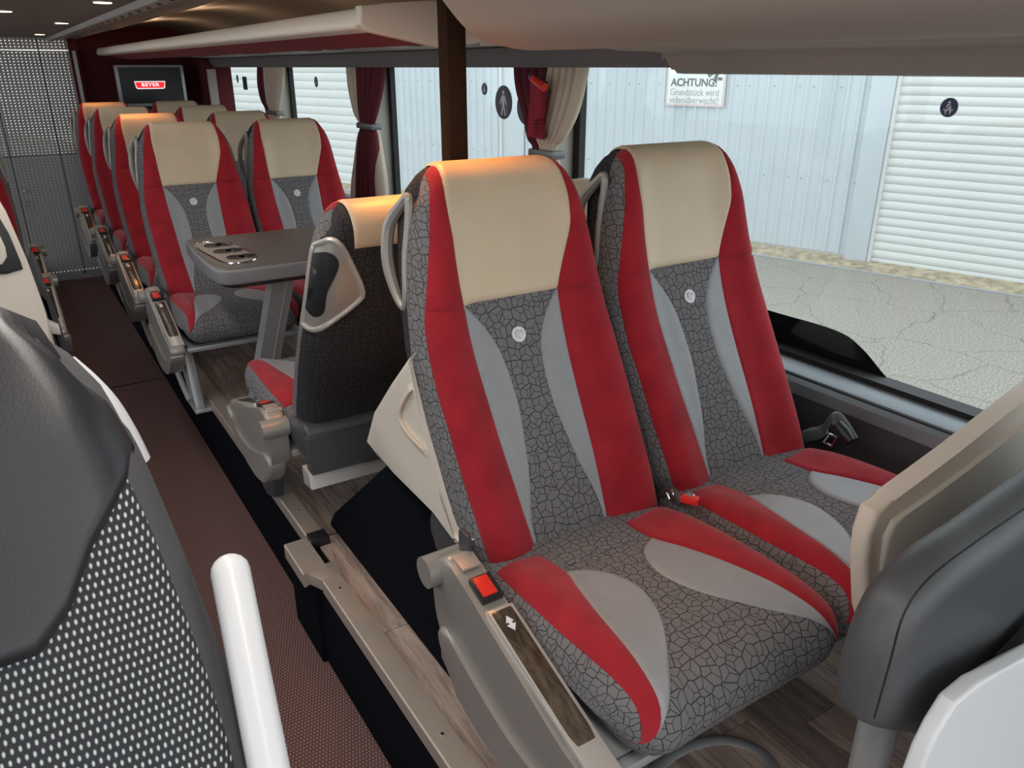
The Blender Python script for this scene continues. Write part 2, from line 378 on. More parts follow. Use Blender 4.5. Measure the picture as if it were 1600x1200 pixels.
# ------------------------------------------------------------------ padded surface of a seat part
class Pad:
    """a padded slab: the outer path runs over it in the (y, z) plane, the spine is its middle line.
    P(s, x) is the skin at arc length s and sideways position x"""
    def __init__(self, outer, spine, width, bulge=0, bmask=None, u0=.62, pw=2.4):
        o = smooth_tab(outer, 6); sp = smooth_tab(spine, 6)
        self.s = [0]
        for a, b in zip(o, o[1:]): self.s.append(self.s[-1] + math.hypot(a[0] - b[0], a[1] - b[1]))
        self.o, self.sp, self.L = o, sp, self.s[-1]
        self.width, self.bulge, self.bmask, self.u0, self.pw, self.cx = width, bulge, bmask, u0, pw, 0.0
    def _at(self, s):
        s = min(max(s, 0), self.L); lo, hi = 0, len(self.s) - 1
        while hi - lo > 1:
            md = (lo + hi) // 2
            if self.s[md] <= s: lo = md
            else: hi = md
        t = (s - self.s[lo]) / max(self.s[hi] - self.s[lo], 1e-9)
        L2 = lambda A: (A[lo][0] + (A[hi][0] - A[lo][0]) * t, A[lo][1] + (A[hi][1] - A[lo][1]) * t)
        return L2(self.o), L2(self.sp)
    def s_of(self, z, first=True):
        for i in range(len(self.o) - 1):
            a, b = self.o[i][1], self.o[i + 1][1]
            if (a - z) * (b - z) <= 0 and a != b: return self.s[i] + (self.s[i + 1] - self.s[i]) * (z - a) / (b - a)
        return self.L
    def P(self, s, x, off=0.0):
        (oy, oz), (sy, sz) = self._at(s); W = self.width(s)
        x = x - self.cx; u = min(abs(x) / W, 1.0)
        k = 1.0 if u <= self.u0 else max(0.0, 1 - ((u - self.u0) / (1 - self.u0)) ** self.pw) ** (1 / self.pw)
        d = math.hypot(oy - sy, oz - sz) or 1e-9; ny, nz = (oy - sy) / d, (oz - sz) / d
        b = 0
        if self.bulge:
            t = (u - .42) / .36
            b = 0 if t < 0 else (t * t * (3 - 2 * t) if t < 1 else 1.0)
            if u > .9: b *= max(0, 1 - ((u - .9) / .1) ** 2 * .6)
            b *= self.bulge * (self.bmask(s) if self.bmask else 1)
        e = d * k + (b + off) * (k if u > self.u0 else 1)
        return Vector((self.cx + math.copysign(min(abs(x), W), x) + (math.copysign(off * (1 - k), x)), sy + ny * e, sz + nz * e))
    def us(self, n):
        out = []
        for i in range(n + 1):
            t = -1 + 2 * i / n; out.append(math.copysign(1 - (1 - abs(t)) ** 1.7, t) if t else 0.0)
        return out
    def body(self, name, s0, s1, ns, nu):
        rows, uvs = [], []
        for i in range(ns + 1):
            s = s0 + (s1 - s0) * i / ns; W = self.width(s); r = []; uv = []
            acc = 0; pv = None
            for u in self.us(nu):
                p = self.P(s, self.cx + u * W)
                acc += (p - pv).length if pv is not None else 0; pv = p; r.append(p); uv.append(acc)
            mid = uv[len(uv) // 2]; rows.append(r); uvs.append([(a - mid, s) for a in uv])
        return grid_mesh(name, rows, uvs=uvs)
    def panel(self, name, fl, fr, s0, s1, ns=26, nu=8, h=.004):
        "raised panel between side curves fl(s), fr(s)"
        rows, uvs = [], []
        ts = [0, .012, .04] + [.04 + .92 * k / (ns - 5) for k in range(1, ns - 5)] + [.96, .988, 1]
        for t in ts:
            s = s0 + (s1 - s0) * t; a, b = fl(s), fr(s); r = []; uv = []
            w = abs(b - a)
            e = min(.004 / max(w, .001), .2); e2 = min(.011 / max(w, .001), .35)
            us = [0, e, e2] + [e2 + (1 - 2 * e2) * k / (nu - 3) for k in range(1, nu - 3)] + [1 - e2, 1 - e, 1]
            for u in us:
                x = a + (b - a) * u + (.0012 * (2 * u - 1) * (1 if b > a else -1)) * (1 if abs(b - a) > .006 else 0)
                du = min(u, 1 - u) * w; ds = min(t, 1 - t) * abs(s1 - s0)
                dd = min(du, ds)
                off = .0006 + (h - .0006) * min(1, (dd / .006)) ** .5
                r.append(self.P(s, x, off)); uv.append((x, s))
            rows.append(r); uvs.append(uv)
        return grid_mesh(name, rows, uvs=uvs)
def tabf(pad, tab):
    "side curve from (z, x) pairs on the front"
    t = sorted((pad.s_of(z), x) for z, x in tab); t = smooth_tab(t, 5)
    return lambda s: lerp_tab(t, s)
def neg(f): return lambda s: -f(s)

# ---- back rest geometry (local frame of a seat: faces -y, origin on the floor under the lower back)
FRONT = [(.020, .375), (.082, .49), (.147, .60), (.212, .72), (.252, .83), (.276, .925), (.288, .98)]
SPF = [(.095, .375), (.148, .49), (.207, .60), (.266, .72), (.303, .83), (.325, .92), (.334, .955)]
ARC = [(.304, 1.018), (.340, 1.036), (.378, 1.020), (.398, .98)]
BACK = [(.392, .925), (.375, .83), (.335, .72), (.285, .60), (.225, .49), (.175, .375)]
outer = FRONT + ARC + BACK
spine = SPF + [(.338, .964), (.341, .966), (.342, .964), (.338, .955)] + [(.325, .92), (.303, .83), (.266, .72), (.207, .60), (.148, .49), (.095, .375)]
WT = [(.375, .205), (.45, .212), (.52, .214), (.60, .218), (.70, .217), (.80, .205), (.88, .196), (.94, .188), (.985, .176), (1.015, .16), (1.036, .150)]
bp_ = Pad(outer, spine, lambda s: .2)
s_top = bp_.s_of(1.0355); s_arc_end = bp_.s[6 * 10]
wtab = []
for i, (y, z) in enumerate(bp_.o): wtab.append((bp_.s[i], lerp_tab(WT, z)))
bp_.width = lambda s: lerp_tab(wtab, s)
s_h = bp_.s_of(.80)
bp_.bulge = .024; bp_.cx = .016; bp_.u0 = .74
BX = bp_.cx
bp_.bmask = lambda s: 1 if s < bp_.s_of(.93) else max(0.0, 1 - (s - s93) / (s_top - s93))
s93 = bp_.s_of(.93)
f_outer = tabf(bp_, [(.38, .192), (.48, .199), (.60, .203), (.69, .204), (.77, .198), (.83, .187), (.91, .172), (.96, .162), (1.0, .150), (1.03, .140)])
f_cream = tabf(bp_, [(.80, .107), (.85, .117), (.91, .127), (.96, .131), (1.0, .128), (1.03, .122)])
f_inner = tabf(bp_, [(.38, .083), (.48, .092), (.56, .097), (.64, .100), (.74, .105), (.80, .107)])
f_pat = tabf(bp_, [(.38, .080), (.44, .076), (.50, .058), (.56, .046), (.62, .038), (.69, .042), (.735, .056), (.775, .082), (.80, .106)])
f_sideW = lambda s: bp_.width(s) * .985
cxh = lambda s: BX * max(0.0, min(1.0, (s - s_of80) / .12)); s_of80 = bp_.s_of(.80)

mesh_cache = {}
def cached(key, fn):
    if key not in mesh_cache: mesh_cache[key] = fn()
    return mesh_cache[key]
def shared(key, name, fn, mat, parent):
    me = cached(key, fn)
    return link(name, me, mat, parent, False)
def bm_mesh(name, fn, sharp=40):
    def mk():
        bm = bmesh.new(); fn(bm); bmesh.ops.recalc_face_normals(bm, faces=bm.faces)
        me = bpy.data.meshes.new(name); bm.to_mesh(me); bm.free()
        me.polygons.foreach_set('use_smooth', [True] * len(me.polygons)); me.set_sharp_from_angle(angle=math.radians(sharp))
        return me
    return mk

# ---- cushion geometry
CT = [(.06, .395), (-.03, .405), (-.14, .418), (-.25, .422), (-.32, .421), (-.375, .409), (-.403, .378), (-.402, .34), (-.375, .31), (-.30, .30), (-.15, .295), (.05, .295)]
CSP = [(.03, .345), (-.03, .350), (-.14, .358), (-.25, .362), (-.29, .362), (-.315, .362), (-.33, .358), (-.33, .352), (-.31, .35), (-.28, .35), (-.15, .35), (.03, .35)]
cp_ = Pad(CT, CSP, lambda s: .2)
cs_front = cp_.s[6 * 6]; cs_bot = cp_.s[6 * 8]
cp_.width = lambda s: .2195 if s < cp_.s[30] else max(.205, .2195 - (s - cp_.s[30]) * .15)
cp_.cx = .006; cp_.u0 = .7; cp_.bulge = .014; cp_.bmask = lambda s: max(0.0, min(1, (s - .02) / .1)) * max(0.0, 1 - max(0, s - cp_.s[30]) / .1)
def ctab(tab):
    t = smooth_tab(sorted(tab), 5); return lambda s: lerp_tab(t, s)
# arc length from the rear edge of the cushion
c_out = ctab([(.03, .186), (.07, .197), (.14, .203), (.25, .205), (.34, .203), (.41, .200), (.45, .202), (.485, .204), (.52, .206)])
c_in = ctab([(.03, .112), (.07, .100), (.14, .096), (.20, .114), (.27, .132), (.34, .146), (.40, .158), (.45, .170), (.485, .186), (.52, .204)])
c_gin = ctab([(.14, .095), (.165, .058), (.20, .036), (.25, .028), (.31, .045), (.36, .076), (.41, .118), (.45, .160), (.48, .183), (.51, .20)])

def disc_mesh():
    bm = bmesh.new()
    s = bp_.s_of(.733); p = bp_.P(s, 0, .0045); q = bp_.P(s, .02, .0045); r = bp_.P(s + .02, 0, .0045)
    ex = (q - p).normalized(); ez = (r - p).normalized(); n = ex.cross(ez).normalized(); 
    if n.y > 0: n = -n
    def ring(rad, off): return [bm.verts.new(p + ex * math.cos(a) * rad + ez * math.sin(a) * rad + n * off) for a in [2 * PI * k / 28 for k in range(28)]]
    A, B, Cc = ring(.0150, -.003), ring(.0150, .0015), ring(.0138, .0022)
    for X, Y in ((A, B), (B, Cc)):
        for k in range(28): bm.faces.new((X[k], X[(k + 1) % 28], Y[(k + 1) % 28], Y[k]))
    bm.faces.new(Cc)
    bmesh.ops.recalc_face_normals(bm, faces=bm.faces)
    me = bpy.data.meshes.new('emblem'); bm.to_mesh(me); bm.free(); return me
def emblem_lines():
    bm = bmesh.new(); s = bp_.s_of(.733); p = bp_.P(s, 0, .0045); q = bp_.P(s, .02, .0045); r = bp_.P(s + .02, 0, .0045)
    ex = (q - p).normalized(); ez = (r - p).normalized(); n = ex.cross(ez).normalized()
    if n.y > 0: n = -n
    for rad, a0, a1, cx, cz in ((.0075, .6, 5.2, 0, 0), (.0045, 1.2, 4.4, .002, -.001), (.011, 2.2, 3.6, .002, 0), (.006, -1.0, .9, .002, .003)):
        tube(bm, [p + ex * (cx + math.cos(a) * rad) + ez * (cz + math.sin(a) * rad) + n * .0024 for a in [a0 + (a1 - a0) * k / 10 for k in range(11)]], .0006, 5)
    me = bpy.data.meshes.new('emblem_pattern'); bm.to_mesh(me); bm.free(); return me

def handle_loop(bm):
    "open grab loop on the rear aisle-side corner"
    pts = [(-.165, .318, .985), (-.168, .335, .975), (-.182, .368, .93), (-.190, .366, .87), (-.189, .340, .815), (-.186, .312, .79), (-.184, .305, .82), (-.178, .312, .88), (-.168, .314, .945)]
    pp = cat(pts, 5)
    rr = []
    for p in pp: rr.append(.0075 + .004 * max(0, min(1, (p[1] - .31) / .05)))
    tube(bm, pp, .009, 8, closed=True, rr=rr)
CONS = [(.070, .36), (.065, .41), (.040, .437), (.0, .438), (-.08, .412), (-.20, .368), (-.31, .328), (-.385, .316), (-.405, .298), (-.38, .275), (-.31, .24), (-.22, .205), (-.13, .19), (-.05, .205), (.02, .24), (.06, .30)]
def console_body(bm):
    pts = cat(CONS, 3)
    prism(bm, pts, 0, -.258, -.208, .010, 3)
def console_lower(bm):
    pts = cat([(.05, .27), (.02, .30), (-.08, .265), (-.2, .235), (-.32, .245), (-.39, .285), (-.42, .288), (-.39, .25), (-.3, .19), (-.2, .165), (-.1, .165), (0, .20)], 4)
    prism(bm, pts, 0, -.266, -.215, .012, 3)
def slope_box(bm, y0, y1, x0, x1, h, off=0.0, bev=.003):
    "box lying on the sloping top of the console between y0 (rear) and y1 (front)"
    z = lambda y: lerp_tab(sorted([(p[0], p[1]) for p in CONS[2:8]]), y)
    c = Vector(((x0 + x1) / 2, (y0 + y1) / 2, (z(y0) + z(y1)) / 2 + off)); L = math.hypot(y1 - y0, z(y1) - z(y0)); a = math.atan2(z(y0) - z(y1), y0 - y1)
    bx(bm, c, (x1 - x0, L, h), bev, Matrix.Rotation(a, 4, 'X'))
def seat_leg(bm):
    pts = [(.10, .30), (.02, .305), (-.06, .295), (-.10, .25), (-.16, .13), (-.205, .02), (-.205, .0), (-.27, .0), (-.262, .03), (-.215, .13), (-.15, .26), (-.14, .31)]
    prism(bm, [(.06, .27), (-.125, .27), (-.17, .27), (-.275, .03), (-.275, .008), (-.175, .008), (-.17, .03), (-.085, .20), (-.03, .235), (.05, .24)], 0, -.20, -.165, .006)
def leg_bar(bm):
    tube(bm, cat([(-.225, .0, .22), (-.222, -.05, .18), (-.215, -.14, .09), (-.205, -.20, .03)], 4, False), .011, 8)
def foot_plate(bm):
    bx(bm, (-.17, -.19, .008), (.07, .20, .016), .005)

def make_seat(name, aisle=True, origin=(0, 0, 0), rz=0, label='', group=None, rear=False, mirror=False):
    t = thing(name, origin, label, 'seat', group, rz)
    g = 1
    mk = lambda key, nme, fn, mat: shared(key, nme, fn, mat, t)
    br = mk('br', 'backrest', lambda: bp_.body('backrest', 0, s_top, 44, 30), M['pattern'])
    mk('bk', 'back_cover', lambda: bp_.body('back_cover', s_top - .002, bp_.L, 30, 26), M['pattern_back'])
    mk('bb', 'lower_back_trim', bm_mesh('lower_back_trim', lambda bm: prism(bm, cat([(.085, .415), (.20, .425), (.215, .38), (.19, .33), (.07, .33), (.05, .37)], 4), 0, -.20, .20, .01, 2)), M['dark_pl'])
    # headrest cover wraps over the top and a little down the back
    sA = bp_.s_of(.80)
    def hl(s): return f_cream(s) if s <= s_top else max(.01, f_cream(s_top) - (s - s_top) * .02)
    def head():
        return bp_.panel('headrest_cover', lambda s: cxh(s) - hl(s), lambda s: cxh(s) + hl(s), sA, s_top + .135, 36, 16, .005)
    mk('hd', 'headrest_cover', head, M['cream'])
    for sg, k in ((-1, 'l'), (1, 'r')):
        def bol_up(sg=sg): return bp_.panel('side_bolster', (lambda s: cxh(s) + sg * f_cream(s)), (lambda s: BX + sg * min(f_outer(s), f_sideW(s))), sA, s_top - .004, 20, 10, .0045)
        def bol_lo(sg=sg): return bp_.panel('side_bolster', (lambda s: sg * f_inner(s)), (lambda s: BX + sg * f_outer(s)), .004, sA, 30, 12, .0048)
        def ins(sg=sg): return bp_.panel('grey_insert', (lambda s: sg * f_pat(s)), (lambda s: sg * f_inner(s)), .004, sA, 34, 9, .004)
        mk('bu' + k, 'headrest_bolster', bol_up, M['red']); mk('bl' + k, 'side_bolster', bol_lo, M['red']); mk('gi' + k, 'grey_insert', ins, M['grey'])
    mk('cc', 'centre_panel', lambda: bp_.panel('centre_panel', neg(f_pat), f_pat, .004, sA, 34, 12, .003), M['pattern'])
    e = mk('em', 'emblem', disc_mesh, M['stick_white'])
    l = link('emblem_pattern', cached('eml', emblem_lines), M['steel'], e, False)
    # cushion
    mk('cb', 'seat_cushion', lambda: cp_.body('seat_cushion', 0, cp_.L, 60, 24), M['pattern'])
    for sg, k in ((-1, 'l'), (1, 'r')):
        mk('cr' + k, 'cushion_bolster', lambda sg=sg: cp_.panel('cushion_bolster', (lambda s: sg * min(c_in(s), c_out(s) - .0005)), (lambda s: sg * c_out(s) + (.016 if sg > 0 else .010)), .065, .508, 40, 10, .005), M['red'])
        mk('cg' + k, 'cushion_insert', lambda sg=sg: cp_.panel('cushion_insert', (lambda s: sg * c_gin(s)), (lambda s: sg * max(c_in(s), c_gin(s) + .0005)), .142, .482, 40, 10, .004), M['grey'])
    mk('cc2', 'cushion_rear_panel', lambda: cp_.panel('cushion_rear_panel', lambda s: -.094, lambda s: .094, .004, .128, 16, 12, .0045), M['pattern'])
    mk('uf', 'seat_frame', bm_mesh('seat_frame', lambda bm: (bx(bm, (0, -.14, .283), (.40, .40, .022), .006), bx(bm, (0, -.352, .284), (.42, .02, .02), .007))), M['steel'])
    if aisle:
        x = -1
        c = mk('co', 'armrest_console', bm_mesh('armrest_console', console_body), M['silver'])
        lo = link('console_lower_lobe', cached('col', bm_mesh('console_lower_lobe', console_lower)), M['dark_pl'] if False else M['silver'], c, False)
        c.location.x = -.012
        link('pivot_cap', cached('pv', bm_mesh('pivot_cap', lambda bm: (cyl(bm, (-.278, .062, .40), (-.205, .062, .40), .028, 24)))), M['silver'], c, False)
        link('top_strip', cached('ts', bm_mesh('top_strip', lambda bm: slope_box(bm, .03, -.385, -.252, -.204, .010, .001, .004))), M['silver_lt'], c, False)
        link('rear_button', cached('rb', bm_mesh('rear_button', lambda bm: slope_box(bm, .022, -.018, -.246, -.212, .006, .0065, .002))), M['alu'], c, False)
        link('buckle_socket', cached('bs', bm_mesh('buckle_socket', lambda bm: slope_box(bm, -.036, -.082, -.247, -.207, .014, .005, .003))), M['black'], c, False)
        link('buckle_button', cached('bbn', bm_mesh('buckle_button', lambda bm: slope_box(bm, -.040, -.077, -.243, -.216, .014, .0075, .003))), M['redbtn'], c, False)
        link('wood_rim', cached('wr', bm_mesh('wood_rim', lambda bm: slope_box(bm, -.098, -.335, -.250, -.203, .014, .0035, .004))), M['silver_lt'], c, False)
        link('wood_inlay', cached('wi', bm_mesh('wood_inlay', lambda bm: slope_box(bm, -.103, -.330, -.247, -.2085, .016, .0055, .006))), M['burl'], c, False)
        za = lambda y: lerp_tab(sorted([(p[0], p[1]) for p in CONS[2:8]]), y) + .0152
        for yc in (-.135, -.295):
            def arr(bm, yc=yc):
                a = [(-.228, .014), (-.235, .003), (-.231, .003), (-.231, -.001), (-.236, -.001), (-.228, -.012), (-.220, -.001), (-.225, -.001), (-.225, .003), (-.221, .003)]
                prism(bm, [(p[0], yc + p[1]) for p in a], 2, 0, .0006)
                for v in bm.verts: v.co.z += za(v.co.y)
            link('arrow_mark', cached('am%f' % yc, bm_mesh('arrow_mark', arr)), M['stick_white'], c, False)
        if not rear:
            mk('sl', 'leg', bm_mesh('leg', seat_leg), M['steel']); mk('lb', 'leg_brace', bm_mesh('leg_brace', leg_bar), M['silver_lt']); mk('fp', 'foot_plate', bm_mesh('foot_plate', foot_plate), M['silver_lt'])
    return t

def add_handle(t, kind='loop'):
    if kind == 'loop': return shared('hn', 'grab_handle', bm_mesh('grab_handle', handle_loop), M['silver'], t)

def struct(o): o['kind'] = 'structure'; return o
# ================================================================== the setting
XA = .487          # aisle edge of the raised platform, front section
XB = .515          # the same behind the step
ZP = .285          # platform height above the aisle
XR = 1.60          # inside of the right wall
YF = 6.75          # rear bulkhead
# aisle carpet with UV in metres
me = bpy.data.meshes.new('floor'); me.from_pydata([(-.1, -1.2, 0), (.62, -1.2, 0), (.62, YF, 0), (-.1, YF, 0), (-.1, -1.2, -.05), (.62, -1.2, -.05), (.62, YF, -.05), (-.1, YF, -.05)], [], [(0, 1, 2, 3), (7, 6, 5, 4), (4, 5, 1, 0), (6, 7, 3, 2), (5, 6, 2, 1), (7, 4, 0, 3)])
uv = me.uv_layers.new(name='UVMap')
for l in me.loops: v = me.vertices[l.vertex_index].co; uv.data[l.index].uv = (v.x, v.y)
fl = struct(link('floor', me, M['carpet'], None, False)); fl['label'] = 'brown woven aisle carpet'
box('carpet_seam', (-.05, 4.18, .0), (.5, 4.184, .002), M['navy'], fl)
# left platform
struct(box('trim_1', (-1.7, -1.2, 0), (-.10, YF, ZP), M['navy']))
# right platform body, front section lower ledge and rear section
p1 = struct(box('trim_2', (XA, -1.2, 0), (XR, 1.86, ZP - .012), M['navy']))
p2 = struct(box('trim_3', (XB, 1.865, 0), (XR, YF, ZP - .012), M['navy']))
def plank_floor(name, x0, x1, y0, y1, z):
    base = struct(box(name, (x0, y0, z - .012), (x1, y1, z - .008), M['gasket']))
    pw, pl = .088, .62; meshes = {}
    n = 0; i = 0; x = x0
    while x < x1 - .002:
        w_ = min(pw, x1 - x) - .0016; y = y0 - random.random() * pl * .8
        while y < y1:
            a, b = max(y, y0), min(y + pl, y1) - .0016
            if b - a > .01:
                key = (round(w_, 4), round(b - a, 2))
                if key not in meshes:
                    bm = bmesh.new(); bx(bm, (w_ / 2, (b - a) / 2, -.004), (w_, b - a, .008), .0007, seg=1)
                    mm = bpy.data.meshes.new('plank'); bm.to_mesh(mm); bm.free(); mm.materials.append(M['plank']); meshes[key] = mm
                o = bpy.data.objects.new('plank', meshes[key]); COL.objects.link(o); o.location = (x, a, z); o.parent = base
            y += pl
        x += pw
    return base
plank_floor('floor_1', XA + .048, 1.50, -.3, 1.865, ZP)
plank_floor('floor_2', XB + .04, 1.50, 1.87, YF - .05, ZP)
# edge strips
def rail(name, x, y0, y1, z, w=.045, mat='alu', h=.01):
    bm = bmesh.new(); prism(bm, [(x - .004, z - .03), (x - .004, z + h - .003), (x - .001, z + h), (x + w, z + h), (x + w, z - .005), (x, z - .03)], 1, y0, y1, 0)
    o = from_bm(name, bm, M[mat]); return struct(o)
r1 = rail('trim_4', XA, -1.2, 1.66, ZP, .046)
r2 = rail('trim_5', XB, 1.86, YF - .06, ZP + .012, .042)
r2b = box('rail_end_cap', (XB - .002, 1.82, ZP - .004), (XB + .05, 1.865, ZP + .026), M['black'], r2, .003)
r3 = rail('trim_6', XA - .035, 1.70, 1.86, ZP + .004, .06, 'alu', .012)
bm = bmesh.new(); prism(bm, [(XA - .006, 1.655), (XA + .046, 1.655), (XA + .05, 1.72), (XA - .035, 1.72)], 2, ZP - .02, ZP + .013, .002)
from_bm('corner_piece', bm, M['alu'], r3)
scr = None
for y in (.45, 1.05, 1.6):
    bm = bmesh.new(); cyl(bm, (XA + .022, y, ZP + .009), (XA + .022, y, ZP + .0125), .0035, 10); from_bm('screw', bm, M['chrome'], r1)
for y in (2.0, 2.35, 3.6): 
    bm = bmesh.new(); cyl(bm, (XB + .022, y, ZP + .021), (XB + .022, y, ZP + .0245), .0035, 10); from_bm('screw', bm, M['chrome'], r2)
# rounded cover plate of the rail between the facing seats
bm = bmesh.new(); bx(bm, (XB + .035, 2.36, ZP + .022), (.10, .07, .026), .011)
from_bm('rail_clamp', bm, M['beige_pl'], r2)
struct(box('trim_7', (XA - .012, 1.70, 0), (XB, 1.92, ZP - .02), M['navy']))

# wheel-arch carpet cover behind the front seats
bm = bmesh.new()
prism(bm, [(.88, ZP - .01), (1.93, ZP - .01), (1.88, .34), (1.62, .55), (1.42, .72), (1.22, .72), (1.12, .55), (.92, .42)], 0, .60, 1.48, .01, 2)
hump = from_bm('wheel_arch_cover', bm, M['navy']); tag(hump, 'black carpeted wheel-arch box rising behind the large front seats', 'floor hump')

# right wall
def wallbox(name, lo, hi, mat): return struct(box(name, lo, hi, M[mat]))
wallbox('wall_right', (XR - .02, -1.2, 0), (XR + .05, YF, .60), 'navy')
bm = bmesh.new(); prism(bm, [(1.50, .0), (1.50, .66), (1.515, .70), (1.53, .80), (1.62, .80), (1.62, 0)], 1, -1.2, YF, .002, 1)
lw = struct(from_bm('wall_right_lower', bm, M['wallpanel'])); 
bm = bmesh.new(); prism(bm, [(1.492, .40), (1.492, .60), (1.51, .62), (1.51, .40)], 1, -1.2, YF)
from_bm('carpet_strip', bm, M['navy'], lw)
bm = bmesh.new(); prism(bm, [(1.525, .775), (1.53, .80), (1.545, .812), (1.60, .830), (1.64, .832), (1.64, .78)], 1, -1.2, YF, .001, 1)
sl = struct(from_bm('trim_8', bm, M['sill'])); sl['label'] = 'grey-blue metal window sill rail'
bm = bmesh.new(); prism(bm, [(1.543, .807), (1.543, .8135), (1.549, .8155), (1.549, .807)], 1, -1.2, YF)
from_bm('sill_groove', bm, M['gasket'], sl)
bm = bmesh.new(); prism(bm, [(1.60, .825), (1.60, .842), (1.65, .842), (1.65, .825)], 1, -1.2, YF)
from_bm('window_seal', bm, M['gasket'], sl)
# pillars and panes
PIL = [2.145, 3.62, 5.12, 6.63]
for i, y in enumerate(PIL):
    g = struct(box('trim_%d' % (9 + i), (1.56, y + .03, .80), (1.66, y + .15, 1.58), M['pillar'], None, .01))
    box('rubber_edge', (1.635, y - .005, .80), (1.66, y + .03, 1.58), M['gasket'], g)
ys = [-1.2] + [p for p in PIL]
for i in range(4):
    a = (PIL[i - 1] + .13) if i else -1.2; b = PIL[i]
    struct(box('window_%d' % (i + 1), (1.648, a, .83), (1.654, b, 1.60), M['glass']))
# curved black glazing border at the lower front window
pts = [at(1150, 470, X=1.645), at(1215, 489, X=1.645), at(1305, 516, X=1.645), at(1345, 543, X=1.645), at(1385, 590, X=1.645), at(1415, 616, X=1.645)]
o2 = [(p.y, p.z) for p in pts]; o2 = cat(o2, 5, False) + [(o2[-1][0], .80), (2.14, .80), (2.14, o2[0][1] + .005)]
bm = bmesh.new(); prism(bm, o2, 0, 1.6452, 1.647); gl = from_bm('glazing_border', bm, M['blackgloss'], None, False)
tag(gl, 'curved glossy black border on the lower window behind the right front seat', 'window border')

# duct above the windows, service strip
bm = bmesh.new(); prism(bm, [(1.50, 1.512), (1.47, 1.55), (1.47, 1.572), (1.60, 1.60), (1.68, 1.60), (1.68, 1.512)], 1, .9, YF, .003)
struct(from_bm('trim_13', bm, M['head_dk']))
bm = bmesh.new(); prism(bm, [(1.475, 1.574), (1.10, 1.600), (1.0, 1.62), (1.0, 1.64), (1.6, 1.64)], 1, 1.35, YF, .003)
sv = struct(from_bm('trim_14', bm, M['trim_lt']))
for k in range(9):   # air nozzles and reading lamp units under the rack
    y = 2.2 + .5 * k if k % 2 == 0 else 2.2 + .5 * k - .25
    bm = bmesh.new(); c = Vector((1.22, y, 1.588)); bx(bm, c, (.07, .16, .012), .005)
    u = from_bm('nozzle_unit', bm, M['black'], sv)
    bm = bmesh.new(); cyl(bm, c + Vector((0, .04, -.012)), c + Vector((0, .04, 0)), .02, 14); cyl(bm, c + Vector((0, -.04, -.012)), c + Vector((0, -.04, 0)), .02, 14)
    from_bm('nozzle', bm, M['dark_pl'], u)

# ceiling : aisle cloth, edge rail, cove behind the rack
cl = struct(box('ceiling', (-1.7, -1.2, 1.70), (.47, YF, 1.74), M['ceil']))
bm = bmesh.new(); prism(bm, [(.455, 1.70), (.462, 1.682), (.50, 1.68), (.505, 1.695), (.54, 1.70), (.54, 1.72), (.455, 1.72)], 1, -1.2, YF, .002)
rl = struct(from_bm('trim_15', bm, M['trim_lt']))
for k in range(26):
    bm = bmesh.new(); y = 1.9 + .18 * k; bx(bm, (.482, y, 1.679), (.012, .012, .004)); from_bm('rail_slot', bm, M['black'], rl, False)
prof = cat([(.54, 1.70), (.62, 1.712), (.70, 1.735), (.76, 1.74), (.80, 1.742), (.95, 1.775), (1.15, 1.79), (1.35, 1.76), (1.5, 1.69), (1.6, 1.60)], 4, False)
bm = bmesh.new(); prism(bm, prof + [(1.7, 1.60), (1.7, 1.84), (.54, 1.84)], 1, 1.1, YF, 0)
cv = struct(from_bm('ceiling_cove', bm, M['cove'])); 
for x, z in ((.69, 1.728), (.78, 1.737)):
    bm = bmesh.new(); bx(bm, (x, 3.9, z), (.014, 5.6, .012), .003); from_bm('cove_strip', bm, M['trim_lt'], cv)
bm = bmesh.new(); bx(bm, (.60, 3.9, 1.703), (.11, 5.6, .01), .003); from_bm('cove_panel', bm, M['head'], cv)

# ceiling lamps
for i, (px, py) in enumerate([(160, 2), (5, 16), (96, 35), (62, 53), (-60, 40)]):
    p = at(px, py, Z=1.70)
    t = thing('ceiling_lamp', (p.x, p.y, 1.70), ['small round ceiling lamp nearest the camera at the top edge', 'small ceiling lamp cut by the left picture edge', 'small ceiling lamp second from the edge rail, above the aisle', 'small ceiling lamp nearest the perforated rear partition', 'ceiling lamp just outside the left edge'][i], 'lamp', 'small round lamps in the aisle ceiling')
    bm = bmesh.new(); cyl(bm, (0, 0, -.004), (0, 0, .002), .034, 24); from_bm('lamp_ring', bm, M['chrome'], t)
    bm = bmesh.new(); cyl(bm, (0, 0, -.0055), (0, 0, 0), .026, 24); from_bm('lamp_glass', bm, M['bulb'], t)
    if i == 4: 
        for c in list(t.children): bpy.data.objects.remove(c)
        bpy.data.objects.remove(t)

# ---------------------------------------------------------------- luggage rack
Y0r = 1.78
rack = thing('luggage_rack', (.75, Y0r, 1.55), 'long cream-edged overhead luggage rack with red underside', 'luggage rack')
def wprism(name, pts, a, b, mat, bev=.004, axis=1):
    bm = bmesh.new(); prism(bm, pts, axis, a, b, bev); return from_bm(name, bm, M[mat], rack, True, True)
wprism('front_rail', cat([(.735, 1.600), (.745, 1.590), (.772, 1.586), (.79, 1.60), (.785, 1.63), (.76, 1.637), (.742, 1.628)], 4), Y0r + .01, 6.5, 'cream_pl', .002)
wprism('underside', [(.772, 1.592), (.93, 1.563), (1.02, 1.575), (1.02, 1.583), (.93, 1.573), (.775, 1.60)], Y0r + .01, 6.5, 'rackred', .001)
wprism('shelf_board', [(.785, 1.60), (1.0, 1.60), (1.30, 1.61), (1.30, 1.62), (.785, 1.612)], Y0r + .01, 6.5, 'head_dk', .001)
